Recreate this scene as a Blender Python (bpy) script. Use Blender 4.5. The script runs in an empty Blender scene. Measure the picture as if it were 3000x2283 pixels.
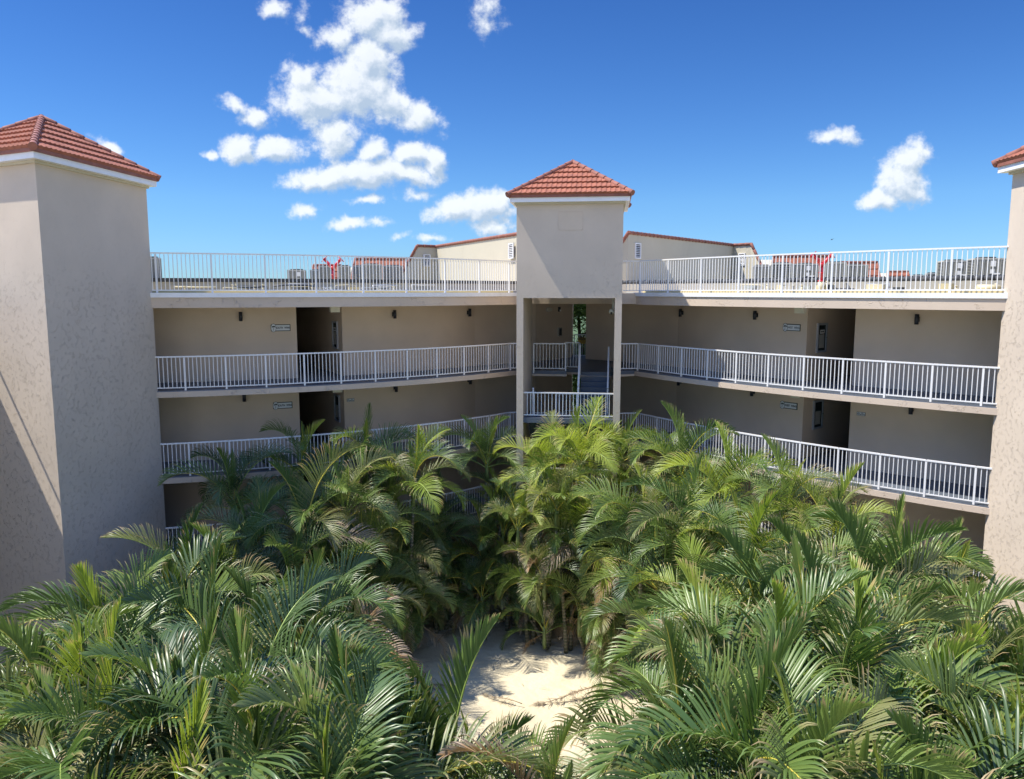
import bpy, math, random
from math import sin, cos, pi, radians
from mathutils import Vector, Matrix
random.seed(7)
S = bpy.context.scene
COL = S.collection

# ------------------------------------------------------------------ camera, sky, sun, exposure
cam = bpy.data.cameras.new("camera"); camo = bpy.data.objects.new("camera", cam); COL.objects.link(camo)
camo.location = (0, 0, 0); camo.rotation_euler = (radians(90-7.2), 0, 0)
cam.sensor_width = 36; cam.lens = 36*2265/3000; cam.clip_start = .1; cam.clip_end = 5000
S.camera = camo
S.view_settings.view_transform = 'Standard'; S.view_settings.look = 'None'
S.view_settings.exposure = 0.76; S.view_settings.gamma = 1

SUN_EL, SUN_TRAVEL = radians(60.6), Vector((.562, .016, -1)).normalized()
sun = bpy.data.lights.new("sun", 'SUN'); suno = bpy.data.objects.new("sun", sun); COL.objects.link(suno)
sun.energy = 4.6; sun.angle = radians(.5); sun.color = (1, .94, .84)
suno.rotation_euler = SUN_TRAVEL.to_track_quat('-Z', 'Y').to_euler()

CLOUDS = [(-0.2916, 0.3462, 0.0167, 0.0111, 0, 0.8), (-0.254, 0.3184, 0.0118, 0.008, -30, 0.35), (-0.2138, 0.3136, 0.0269, 0.0192, 0, 0.7), (-0.1696, 0.336, 0.0402, 0.0286, 0, 1), (-0.1499, 0.3136, 0.0336, 0.0224, 0, 1), (-0.1776, 0.2814, 0.0338, 0.0322, 0, 1.1), (-0.2627, 0.262, 0.0271, 0.0194, 0, 0.9), (-0.2466, 0.2359, 0.0476, 0.0293, 0, 1.1), (-0.1919, 0.249, 0.0441, 0.0357, 0, 1.2), (-0.1516, 0.2294, 0.0374, 0.0229, -25, 1), (-0.1212, 0.2163, 0.0341, 0.018, -15, 0.8), (-0.2206, 0.1932, 0.0307, 0.0231, 0, 0.85), (-0.3437, 0.2294, 0.0204, 0.0085, -25, 0.6), (-0.324, 0.213, 0.0204, 0.0115, -10, 0.75), (-0.3755, 0.17, 0.0086, 0.0066, 0, 0.7), (-0.3408, 0.1783, 0.024, 0.0182, 0, 1), (-0.2964, 0.1766, 0.0377, 0.0149, 0, 1), (-0.1732, 0.1766, 0.0205, 0.0149, 0, 0.7), (-0.1253, 0.1733, 0.024, 0.0166, 0, 1), (-0.0964, 0.16, 0.0172, 0.02, 0, 1), (-0.1806, 0.15, 0.055, 0.02, 0, 1.1), (-0.2392, 0.1433, 0.0516, 0.015, 8, 0.95), (-0.1326, 0.1466, 0.0412, 0.0134, 0, 1), (-0.2612, 0.1029, 0.0173, 0.0101, 0, 0.6), (-0.2063, 0.0876, 0.026, 0.0102, 0, 0.8), (-0.1682, 0.0893, 0.0208, 0.0054, 0, 0.5), (-0.1849, 0.1164, 0.0207, 0.0061, 10, 0.6), (-0.0711, 0.1062, 0.0345, 0.0169, 8, 1.0), (-0.0296, 0.1096, 0.0345, 0.0219, 0, 1.1), (-0.0228, 0.0825, 0.0312, 0.0136, 0, 0.7), (-0.1408, 0.0723, 0.0139, 0.0048, 0, 0.45), (-0.101, 0.0655, 0.0208, 0.0051, 0, 0.55), (-0.0321, 0.336, 0.0201, 0.0222, 10, 0.4), (-0.1192, 0.1231, 0.0241, 0.0074, 0, 0.4), (-0.2601, 0.336, 0.0101, 0.0159, -20, 0.3), (0.4088, 0.1916, 0.029, 0.0123, 0, 0.65), (0.4999, 0.1662, 0.028, 0.0214, 30, 1), (0.4917, 0.139, 0.0304, 0.0273, 0, 1), (0.4639, 0.1149, 0.027, 0.0149, 10, 0.95), (-0.5025, 0.1798, 0.0233, 0.0096, -20, 0.8)]

def build_world():
    w = bpy.data.worlds.new("World"); S.world = w; w.use_nodes = True
    nt = w.node_tree; N = nt.nodes; Lk = nt.links.new
    N.clear()
    # group: direction coords (x/y, z/y, 0) -> cloud density
    g = bpy.data.node_groups.new("cloud_density", 'ShaderNodeTree')
    g.interface.new_socket("V", in_out='INPUT', socket_type='NodeSocketVector')
    g.interface.new_socket("D", in_out='OUTPUT', socket_type='NodeSocketFloat')
    G = g.nodes; gl = g.links.new
    gi = G.new('NodeGroupInput'); go = G.new('NodeGroupOutput')
    def gm(op, a, b=None, c=None):
        n = G.new('ShaderNodeMath'); n.operation = op
        for i, v in enumerate((a, b, c)):
            if v is None: continue
            if isinstance(v, (int, float)): n.inputs[i].default_value = v
            else: gl(v, n.inputs[i])
        return n.outputs[0]
    wn = G.new('ShaderNodeTexNoise'); wn.inputs['Scale'].default_value = 22; wn.inputs['Detail'].default_value = 4; wn.inputs['Roughness'].default_value = .6
    gl(gi.outputs[0], wn.inputs['Vector'])
    sub = G.new('ShaderNodeVectorMath'); sub.operation = 'SUBTRACT'; gl(wn.outputs['Color'], sub.inputs[0]); sub.inputs[1].default_value = (.5, .5, .5)
    ma = G.new('ShaderNodeVectorMath'); ma.operation = 'MULTIPLY_ADD'; gl(sub.outputs[0], ma.inputs[0]); ma.inputs[1].default_value = (.036, .03, 0); gl(gi.outputs[0], ma.inputs[2])
    acc = None
    for (x, z, rx, rz, rot, st) in CLOUDS:
        m = G.new('ShaderNodeMapping'); m.vector_type = 'TEXTURE'
        m.inputs['Location'].default_value = (x, z, 0); m.inputs['Rotation'].default_value = (0, 0, radians(rot)); m.inputs['Scale'].default_value = (rx*1.15, rz*1.15, 1)
        if acc is None: gl(ma.outputs[0], m.inputs['Vector'])
        else:                                      # chained so that the shader compiler evaluates one ellipse after another
            ch = G.new('ShaderNodeVectorMath'); ch.operation = 'MULTIPLY_ADD'; gl(acc, ch.inputs[0]); ch.inputs[1].default_value = (1e-9, 1e-9, 0); gl(ma.outputs[0], ch.inputs[2]); gl(ch.outputs[0], m.inputs['Vector'])
        ln = G.new('ShaderNodeVectorMath'); ln.operation = 'LENGTH'; gl(m.outputs[0], ln.inputs[0])
        v = gm('MULTIPLY_ADD', ln.outputs['Value'], -st, st*1.13)
        acc = v if acc is None else gm('SMOOTH_MAX', acc, v, .12)
    fb = G.new('ShaderNodeTexNoise'); fb.inputs['Scale'].default_value = 38; fb.inputs['Detail'].default_value = 9; fb.inputs['Roughness'].default_value = .62
    gl(gi.outputs[0], fb.inputs['Vector'])
    n2 = gm('MULTIPLY_ADD', fb.outputs[0], 1.5, -.80)
    gl(gm('ADD', acc, n2), go.inputs[0])
    # world
    tc = N.new('ShaderNodeTexCoord'); sep = N.new('ShaderNodeSeparateXYZ'); Lk(tc.outputs['Generated'], sep.inputs[0])
    def wm(op, a, b=None, c=None, clamp=False):
        n = N.new('ShaderNodeMath'); n.operation = op; n.use_clamp = clamp
        for i, v in enumerate((a, b, c)):
            if v is None: continue
            if isinstance(v, (int, float)): n.inputs[i].default_value = v
            else: Lk(v, n.inputs[i])
        return n.outputs[0]
    ysafe = wm('MAXIMUM', sep.outputs[1], .05)
    X = wm('DIVIDE', sep.outputs[0], ysafe); Z = wm('DIVIDE', sep.outputs[2], ysafe)
    comb = N.new('ShaderNodeCombineXYZ'); Lk(X, comb.inputs[0]); Lk(Z, comb.inputs[1])
    d1 = N.new('ShaderNodeGroup'); d1.node_tree = g; Lk(comb.outputs[0], d1.inputs[0])
    off = N.new('ShaderNodeVectorMath'); off.operation = 'ADD'; off.inputs[1].default_value = (-.006, .012, 0); Lk(comb.outputs[0], off.inputs[0])
    d2 = N.new('ShaderNodeGroup'); d2.node_tree = g; Lk(off.outputs[0], d2.inputs[0])
    mr = N.new('ShaderNodeMapRange'); mr.interpolation_type = 'SMOOTHERSTEP'; mr.inputs[1].default_value = -.12; mr.inputs[2].default_value = .62; mr.inputs[4].default_value = .93
    Lk(d1.outputs[0], mr.inputs[0])
    front = wm('GREATER_THAN', sep.outputs[1], .06)
    mask = wm('MULTIPLY', mr.outputs[0], front)
    # shading: more cloud towards the sun side above means darker here
    sh = wm('SUBTRACT', d1.outputs[0], d2.outputs[0])
    sh = wm('MULTIPLY_ADD', sh, 1.7, .60, True)
    thick = wm('MULTIPLY_ADD', d2.outputs[0], -.30, 1.08, True)
    sh = wm('MULTIPLY', sh, thick, None, True)
    cr = N.new('ShaderNodeMix'); cr.data_type = 'RGBA'; Lk(sh, cr.inputs[0])
    cr.inputs[6].default_value = (3.3, 4.1, 5.1, 1); cr.inputs[7].default_value = (6.5, 6.8, 7.1, 1)
    sky = N.new('ShaderNodeTexSky'); sky.sky_type = 'NISHITA'; sky.sun_disc = False
    sky.sun_elevation = SUN_EL; sky.sun_rotation = radians(-91.6) ; sky.altitude = 0; sky.air_density = 1.0; sky.dust_density = 0.0; sky.ozone_density = 3.0
    hs = N.new('ShaderNodeHueSaturation'); hs.inputs['Saturation'].default_value = 1.18; hs.inputs['Value'].default_value = 1.0
    Lk(sky.outputs[0], hs.inputs['Color'])
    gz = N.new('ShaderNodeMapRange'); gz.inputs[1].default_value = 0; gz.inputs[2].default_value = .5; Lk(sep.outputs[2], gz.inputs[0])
    gr = N.new('ShaderNodeValToRGB'); e = gr.color_ramp.elements; e[0].color = (.33, .58, 1.0, 1); e[0].position = 0; e[1].color = (1.35, 1.7, 2.3, 1); e[1].position = 1  # top stop: unseen high sky made brighter and bluer to fill shaded faces
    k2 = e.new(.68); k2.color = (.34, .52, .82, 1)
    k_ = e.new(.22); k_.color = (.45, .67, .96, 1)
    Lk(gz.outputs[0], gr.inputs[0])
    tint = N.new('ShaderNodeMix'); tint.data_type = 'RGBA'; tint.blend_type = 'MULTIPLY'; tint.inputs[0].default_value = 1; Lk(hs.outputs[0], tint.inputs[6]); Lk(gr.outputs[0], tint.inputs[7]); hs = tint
    mx = N.new('ShaderNodeMix'); mx.data_type = 'RGBA'; Lk(mask, mx.inputs[0]); Lk(hs.outputs[2], mx.inputs[6]); Lk(cr.outputs[2], mx.inputs[7])
    # added broken cloud, unseen behind the viewer, brightening the facades that face it
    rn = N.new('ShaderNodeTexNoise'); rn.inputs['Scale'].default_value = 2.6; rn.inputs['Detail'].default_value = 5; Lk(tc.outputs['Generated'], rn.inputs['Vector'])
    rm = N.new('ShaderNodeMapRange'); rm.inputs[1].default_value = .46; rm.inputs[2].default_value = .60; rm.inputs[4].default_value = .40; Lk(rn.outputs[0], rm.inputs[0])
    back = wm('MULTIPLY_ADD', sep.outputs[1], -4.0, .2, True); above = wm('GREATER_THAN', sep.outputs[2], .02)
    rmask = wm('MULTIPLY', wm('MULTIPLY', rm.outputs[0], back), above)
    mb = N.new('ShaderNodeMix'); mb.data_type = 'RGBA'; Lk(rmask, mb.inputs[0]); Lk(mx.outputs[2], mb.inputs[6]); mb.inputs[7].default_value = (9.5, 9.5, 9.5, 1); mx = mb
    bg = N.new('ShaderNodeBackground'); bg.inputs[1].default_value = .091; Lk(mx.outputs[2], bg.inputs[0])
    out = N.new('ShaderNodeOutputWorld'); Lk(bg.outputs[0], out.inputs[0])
    w.cycles.sampling_method = 'MANUAL'; w.cycles.sample_map_resolution = 256
build_world()

# ------------------------------------------------------------------ materials
def newmat(name):
    m = bpy.data.materials.new(name); m.use_nodes = True
    nt = m.node_tree; b = nt.nodes['Principled BSDF']
    return m, nt, b
def link(nt, a, b): nt.links.new(a, b)
def paint(name, col, rough=.6, var=.08, scale=3.0, bump=0, bscale=40, metallic=0, dirt=None, dscale=1.2, damt=.3):
    """plain surface with slight colour variation, optional dirt stains and fine bump"""
    m, nt, b = newmat(name); N = nt.nodes
    tc = N.new('ShaderNodeTexCoord')
    no = N.new('ShaderNodeTexNoise'); no.inputs['Scale'].default_value = scale; no.inputs['Detail'].default_value = 6
    link(nt, tc.outputs['Object'], no.inputs['Vector'])
    r = N.new('ShaderNodeValToRGB')
    r.color_ramp.elements[0].position = .3; r.color_ramp.elements[1].position = .7
    r.color_ramp.elements[0].color = tuple(c*(1-var) for c in col)+(1,)
    r.color_ramp.elements[1].color = tuple(min(1, c*(1+var)) for c in col)+(1,)
    link(nt, no.outputs[0], r.inputs[0]); last = r.outputs[0]
    if dirt:
        n2 = N.new('ShaderNodeTexNoise'); n2.inputs['Scale'].default_value = dscale; n2.inputs['Detail'].default_value = 9; n2.inputs['Roughness'].default_value = .7
        link(nt, tc.outputs['Object'], n2.inputs['Vector'])
        mr = N.new('ShaderNodeMapRange'); mr.inputs[1].default_value = .5; mr.inputs[2].default_value = .75; mr.inputs[4].default_value = damt
        link(nt, n2.outputs[0], mr.inputs[0])
        mx = N.new('ShaderNodeMix'); mx.data_type = 'RGBA'; link(nt, mr.outputs[0], mx.inputs[0]); link(nt, last, mx.inputs[6]); mx.inputs[7].default_value = tuple(dirt)+(1,)
        last = mx.outputs[2]
    link(nt, last, b.inputs['Base Color'])
    b.inputs['Roughness'].default_value = rough; b.inputs['Metallic'].default_value = metallic
    if bump:
        n3 = N.new('ShaderNodeTexNoise'); n3.inputs['Scale'].default_value = bscale; n3.inputs['Detail'].default_value = 5
        link(nt, tc.outputs['Object'], n3.inputs['Vector'])
        bp = N.new('ShaderNodeBump'); bp.inputs['Strength'].default_value = bump; bp.inputs['Distance'].default_value = .01
        link(nt, n3.outputs[0], bp.inputs['Height']); link(nt, bp.outputs[0], b.inputs['Normal'])
    return m
def stucco(name, col, dist=.03, scale=3.2, strength=1.0, rough_below=None):
    """skip-trowel stucco: flat areas with raised, broken ridges"""
    m, nt, b = newmat(name); N = nt.nodes
    tc = N.new('ShaderNodeTexCoord')
    wz = N.new('ShaderNodeTexNoise'); wz.inputs['Scale'].default_value = scale*1.3; wz.inputs['Detail'].default_value = 3
    link(nt, tc.outputs['Object'], wz.inputs['Vector'])
    ma = N.new('ShaderNodeVectorMath'); ma.operation = 'MULTIPLY_ADD'; ma.inputs[1].default_value = (.5, .5, .5)
    link(nt, wz.outputs['Color'], ma.inputs[0]); link(nt, tc.outputs['Object'], ma.inputs[2])
    n1 = N.new('ShaderNodeTexNoise'); n1.inputs['Scale'].default_value = scale; n1.inputs['Detail'].default_value = 5; n1.inputs['Roughness'].default_value = .55
    link(nt, ma.outputs[0], n1.inputs['Vector'])
    # ridged: 1-|2n-1|
    a = N.new('ShaderNodeMath'); a.operation = 'SUBTRACT'; link(nt, n1.outputs[0], a.inputs[0]); a.inputs[1].default_value = .5
    ab = N.new('ShaderNodeMath'); ab.operation = 'ABSOLUTE'; link(nt, a.outputs[0], ab.inputs[0])
    rd = N.new('ShaderNodeMapRange'); rd.inputs[1].default_value = .0; rd.inputs[2].default_value = .020; rd.inputs[3].default_value = 1; rd.inputs[4].default_value = 0
    link(nt, ab.outputs[0], rd.inputs[0])
    msk = N.new('ShaderNodeTexNoise'); msk.inputs['Scale'].default_value = scale*.8; msk.inputs['Detail'].default_value = 4
    link(nt, tc.outputs['Object'], msk.inputs['Vector'])
    mk = N.new('ShaderNodeMapRange'); mk.inputs[1].default_value = .50; mk.inputs[2].default_value = .60
    link(nt, msk.outputs[0], mk.inputs[0])
    mu = N.new('ShaderNodeMath'); mu.operation = 'MULTIPLY'; link(nt, rd.outputs[0], mu.inputs[0]); link(nt, mk.outputs[0], mu.inputs[1])
    if rough_below:                                # the lower coats were trowelled much rougher
        sz = N.new('ShaderNodeSeparateXYZ'); link(nt, tc.outputs['Object'], sz.inputs[0])
        big = N.new('ShaderNodeTexNoise'); big.inputs['Scale'].default_value = .9; big.inputs['Detail'].default_value = 4; link(nt, tc.outputs['Object'], big.inputs['Vector'])
        zz = N.new('ShaderNodeMath'); zz.operation = 'MULTIPLY_ADD'; link(nt, big.outputs[0], zz.inputs[0]); zz.inputs[1].default_value = -3; link(nt, sz.outputs[2], zz.inputs[2])
        zr = N.new('ShaderNodeMapRange'); zr.inputs[1].default_value = rough_below-2.2; zr.inputs[2].default_value = rough_below-.8; zr.inputs[3].default_value = .75; zr.inputs[4].default_value = .16; link(nt, zz.outputs[0], zr.inputs[0])
        m2 = N.new('ShaderNodeMath'); m2.operation = 'MULTIPLY'; link(nt, mu.outputs[0], m2.inputs[0]); link(nt, zr.outputs[0], m2.inputs[1]); mu = m2
    n4 = N.new('ShaderNodeTexNoise'); n4.inputs['Scale'].default_value = scale*4; n4.inputs['Detail'].default_value = 4
    link(nt, tc.outputs['Object'], n4.inputs['Vector'])
    ad = N.new('ShaderNodeMath'); ad.operation = 'MULTIPLY_ADD'; link(nt, n4.outputs[0], ad.inputs[0]); ad.inputs[1].default_value = .22; link(nt, mu.outputs[0], ad.inputs[2])
    bp = N.new('ShaderNodeBump'); bp.inputs['Strength'].default_value = strength; bp.inputs['Distance'].default_value = dist
    link(nt, ad.outputs[0], bp.inputs['Height']); link(nt, bp.outputs[0], b.inputs['Normal'])
    r = N.new('ShaderNodeValToRGB'); r.color_ramp.elements[0].position = .3; r.color_ramp.elements[1].position = .7
    r.color_ramp.elements[0].color = tuple(c*.93 for c in col)+(1,); r.color_ramp.elements[1].color = tuple(c*1.05 for c in col)+(1,)
    n5 = N.new('ShaderNodeTexNoise'); n5.inputs['Scale'].default_value = .7; n5.inputs['Detail'].default_value = 7
    link(nt, tc.outputs['Object'], n5.inputs['Vector']); link(nt, n5.outputs[0], r.inputs[0]); link(nt, r.outputs[0], b.inputs['Base Color'])
    b.inputs['Roughness'].default_value = .75
    return m
M = {}
M['stucco'] = stucco('tower_stucco', (.58, .49, .385), .009, 10.5, rough_below=12.4)
M['stucco_beam'] = stucco('beam_stucco', (.56, .46, .36), .008, 3.2)
M['panel'] = paint('panel_plaster', (.585, .487, .375), .75, .03, 2)
M['lawn'] = paint('lawn', (.06, .10, .03), .9, .3, .3)
M['wall'] = paint('wall_plaster', (.63, .51, .385), .8, .06, .8, .35, 60)
M['bulk'] = paint('bulkhead_plaster', (.50, .46, .35), .85, .05, .6, .2, 40, dirt=(.36, .33, .25), damt=.35)
M['white'] = paint('white_paint', (.76, .76, .75), .35, .03, 2, dirt=(.62, .60, .56), dscale=4, damt=.25)
M['fascia'] = paint('white_metal', (.78, .79, .80), .4, .03, 2, dirt=(.55, .52, .46), dscale=2.5, damt=.35)
M['floor'] = paint('walkway_paint', (.105, .125, .155), .5, .12, 1.5, .1, 60, dirt=(.075, .085, .105), damt=.4)
M['stair'] = paint('stair_paint', (.05, .075, .125), .4, .12, 3)
M['deck'] = paint('roof_deck', (.52, .45, .27), .8, .1, 1.2, dirt=(.36, .32, .22))
M['curb'] = paint('yellow_curb', (.62, .53, .30), .7, .08, 2, dirt=(.4, .36, .25), damt=.4)
M['parapet'] = paint('parapet_wall', (.36, .34, .29), .85, .1, 1.2, dirt=(.2, .19, .17), damt=.5)
M['cap'] = paint('parapet_cap', (.035, .037, .04), .7, .25, 4, dirt=(.12, .12, .115), dscale=6, damt=.6)
M['tile'] = paint('roof_tile', (.29, .096, .052), .8, .24, 5, .5, 50, dirt=(.16, .07, .05), dscale=3, damt=.45)
M['ridge'] = paint('ridge_tile', (.255, .097, .066), .75, .2, 4, .4, 40, dirt=(.19, .068, .045), dscale=5, damt=.5)
M['dark_metal'] = paint('dark_metal', (.018, .022, .03), .4, .1, 5)
M['ac'] = paint('ac_casing', (.42, .42, .38), .5, .06, 3, dirt=(.3, .28, .24), damt=.4)
M['ac_dark'] = paint('ac_coil', (.045, .05, .052), .6, .2, 20)
M['paper'] = paint('white_label', (.75, .75, .73), .6, .03, 5)
M['red'] = paint('red_paint', (.50, .020, .030), .35, .1, 5)
M['cream'] = paint('cream_paint', (.62, .55, .36), .5, .06, 3, dirt=(.4, .34, .22), damt=.4)
M['alu'] = paint('aluminium', (.42, .43, .45), .4, .05, 3, metallic=.3)
M['green_edge'] = paint('sign_edge', (.012, .035, .03), .5, .1, 5)
M['sign_face'] = paint('sign_face', (.62, .66, .68), .5, .03, 5)
M['ink'] = paint('ink', (.012, .02, .03), .6, .05, 5)
M['yellow'] = paint('sign_yellow', (.60, .36, .03), .5, .05, 5)
M['lamp_white'] = paint('lamp_plastic', (.62, .60, .50), .5, .04, 4)
M['grey_wall'] = paint('grey_far_wall', (.34, .36, .33), .8, .1, .6)
M['blue_door'] = paint('blue_shutter', (.07, .12, .25), .6, .1, 4)
def glassmat():
    m, nt, b = newmat('cabinet_glass'); b.inputs['Base Color'].default_value = (.02, .035, .035, 1); b.inputs['Roughness'].default_value = .08
    b.inputs['Specular IOR Level'].default_value = .7
    return m
M['glass'] = glassmat()
def sandmat():
    m, nt, b = newmat('sand'); N = nt.nodes
    tc = N.new('ShaderNodeTexCoord')
    n1 = N.new('ShaderNodeTexNoise'); n1.inputs['Scale'].default_value = .5; n1.inputs['Detail'].default_value = 8; n1.inputs['Roughness'].default_value = .6
    link(nt, tc.outputs['Object'], n1.inputs['Vector'])
    r = N.new('ShaderNodeValToRGB'); e = r.color_ramp.elements
    e[0].position = .28; e[0].color = (.47, .40, .27, 1); e[1].position = .60; e[1].color = (.61, .535, .37, 1)
    link(nt, n1.outputs[0], r.inputs[0])
    n2 = N.new('ShaderNodeTexNoise'); n2.inputs['Scale'].default_value = 9; n2.inputs['Detail'].default_value = 8; n2.inputs['Roughness'].default_value = .75
    link(nt, tc.outputs['Object'], n2.inputs['Vector'])
    mr = N.new('ShaderNodeMapRange'); mr.inputs[1].default_value = .60; mr.inputs[2].default_value = .74; mr.inputs[4].default_value = .35
    link(nt, n2.outputs[0], mr.inputs[0])
    mx = N.new('ShaderNodeMix'); mx.data_type = 'RGBA'; link(nt, mr.outputs[0], mx.inputs[0]); link(nt, r.outputs[0], mx.inputs[6]); mx.inputs[7].default_value = (.27, .20, .12, 1)
    link(nt, mx.outputs[2], b.inputs['Base Color']); b.inputs['Roughness'].default_value = .95
    n3 = N.new('ShaderNodeTexNoise'); n3.inputs['Scale'].default_value = 3.5; n3.inputs['Detail'].default_value = 9
    link(nt, tc.outputs['Object'], n3.inputs['Vector'])
    bp = N.new('ShaderNodeBump'); bp.inputs['Strength'].default_value = .8; bp.inputs['Distance'].default_value = .08
    link(nt, n3.outputs[0], bp.inputs['Height']); link(nt, bp.outputs[0], b.inputs['Normal'])
    return m
M['sand'] = sandmat()
def leafmat(name, c0, c1, tip, tipamt, trans=.30, rough=.5):
    """palm leaflet: colour differs from frond to frond, tips dry; UV.x runs along the leaflet, UV.y is a per-leaflet random"""
    m, nt, b = newmat(name); N = nt.nodes
    oi = N.new('ShaderNodeObjectInfo'); uv = N.new('ShaderNodeUVMap'); sp = N.new('ShaderNodeSeparateXYZ'); link(nt, uv.outputs[0], sp.inputs[0])
    mx = N.new('ShaderNodeMix'); mx.data_type = 'RGBA'; mx.inputs[6].default_value = c0+(1,); mx.inputs[7].default_value = c1+(1,)
    av = N.new('ShaderNodeMath'); av.operation = 'MULTIPLY_ADD'; link(nt, sp.outputs[1], av.inputs[0]); av.inputs[1].default_value = .35
    a2 = N.new('ShaderNodeMath'); a2.operation = 'MULTIPLY'; link(nt, oi.outputs['Random'], a2.inputs[0]); a2.inputs[1].default_value = .8; link(nt, a2.outputs[0], av.inputs[2])
    av.use_clamp = True; link(nt, av.outputs[0], mx.inputs[0])
    tc = N.new('ShaderNodeTexCoord'); no = N.new('ShaderNodeTexNoise'); no.inputs['Scale'].default_value = 3; link(nt, tc.outputs['Object'], no.inputs['Vector'])
    t1 = N.new('ShaderNodeMath'); t1.operation = 'ADD'; link(nt, sp.outputs[0], t1.inputs[0]); link(nt, no.outputs[0], t1.inputs[1])
    t2 = N.new('ShaderNodeMath'); t2.operation = 'MULTIPLY_ADD'; link(nt, sp.outputs[1], t2.inputs[0]); t2.inputs[1].default_value = .4; link(nt, t1.outputs[0], t2.inputs[2])
    mr = N.new('ShaderNodeMapRange'); mr.inputs[1].default_value = 1.62-tipamt; mr.inputs[2].default_value = 1.85-tipamt; link(nt, t2.outputs[0], mr.inputs[0])
    m2 = N.new('ShaderNodeMix'); m2.data_type = 'RGBA'; link(nt, mr.outputs[0], m2.inputs[0]); link(nt, mx.outputs[2], m2.inputs[6]); m2.inputs[7].default_value = tip+(1,)
    link(nt, m2.outputs[2], b.inputs['Base Color']); b.inputs['Roughness'].default_value = rough; b.inputs['Specular IOR Level'].default_value = .5
    tr = N.new('ShaderNodeBsdfTranslucent'); hs = N.new('ShaderNodeHueSaturation'); hs.inputs['Saturation'].default_value = 1.1; hs.inputs['Value'].default_value = 1.6
    link(nt, m2.outputs[2], hs.inputs['Color']); link(nt, hs.outputs[0], tr.inputs[0])
    ms = N.new('ShaderNodeMixShader'); ms.inputs[0].default_value = trans; link(nt, b.outputs[0], ms.inputs[1]); link(nt, tr.outputs[0], ms.inputs[2])
    link(nt, ms.outputs[0], N['Material Output'].inputs[0])
    return m
LEAF = {
 'green': leafmat('leaf_green', (.056, .112, .027), (.175, .240, .055), (.33, .26, .12), .06, .22, .36),
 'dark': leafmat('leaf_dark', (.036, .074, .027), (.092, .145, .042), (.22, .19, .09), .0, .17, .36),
 'lime': leafmat('leaf_lime', (.20, .29, .045), (.34, .39, .07), (.42, .33, .12), .10, .34, .42),
 'olive': leafmat('leaf_olive', (.125, .170, .050), (.22, .225, .085), (.38, .28, .14), .16, .28, .42),
 'dry': leafmat('leaf_dry', (.33, .18, .065), (.38, .27, .15), (.42, .33, .24), .5, .25, .6),
 'tan': leafmat('leaf_tan', (.38, .31, .21), (.24, .19, .13), (.3, .24, .18), .5, .2, .7)}
M['rachis'] = paint('midrib', (.24, .32, .07), .4, .3, 2)
M['rachis_y'] = paint('midrib_yellow', (.50, .42, .06), .4, .25, 2)
M['rachis_d'] = paint('midrib_dry', (.26, .17, .09), .7, .3, 3)
def trunkmat():
    m, nt, b = newmat('palm_trunk'); N = nt.nodes
    tc = N.new('ShaderNodeTexCoord'); wv = N.new('ShaderNodeTexWave'); wv.bands_direction = 'Z'; wv.inputs['Scale'].default_value = 2.6; wv.inputs['Distortion'].default_value = 1.5; wv.inputs['Detail'].default_value = 3
    link(nt, tc.outputs['Object'], wv.inputs['Vector'])
    r = N.new('ShaderNodeValToRGB'); e = r.color_ramp.elements; e[0].color = (.27, .23, .17, 1); e[0].position = .08; e[1].color = (.12, .125, .075, 1); e[1].position = .3
    link(nt, wv.outputs[0], r.inputs[0]); link(nt, r.outputs[0], b.inputs['Base Color']); b.inputs['Roughness'].default_value = .7
    bp = N.new('ShaderNodeBump'); bp.inputs['Distance'].default_value = .01; link(nt, wv.outputs[0], bp.inputs['Height']); link(nt, bp.outputs[0], b.inputs['Normal'])
    return m
M['trunk'] = trunkmat()
M['shaft_green'] = paint('crownshaft_green', (.16, .22, .07), .4, .2, 3, dirt=(.3, .22, .1), dscale=3, damt=.6)
M['shaft_orange'] = paint('crownshaft_orange', (.40, .22, .06), .45, .2, 3, dirt=(.2, .09, .05), dscale=5, damt=.7)
M['bark'] = paint('tree_bark', (.10, .08, .06), .9, .2, 4, .5, 20)
M['tree_leaf'] = leafmat('tree_leaf', (.035, .10, .025), (.09, .17, .035), (.09, .15, .03), -1)

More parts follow.
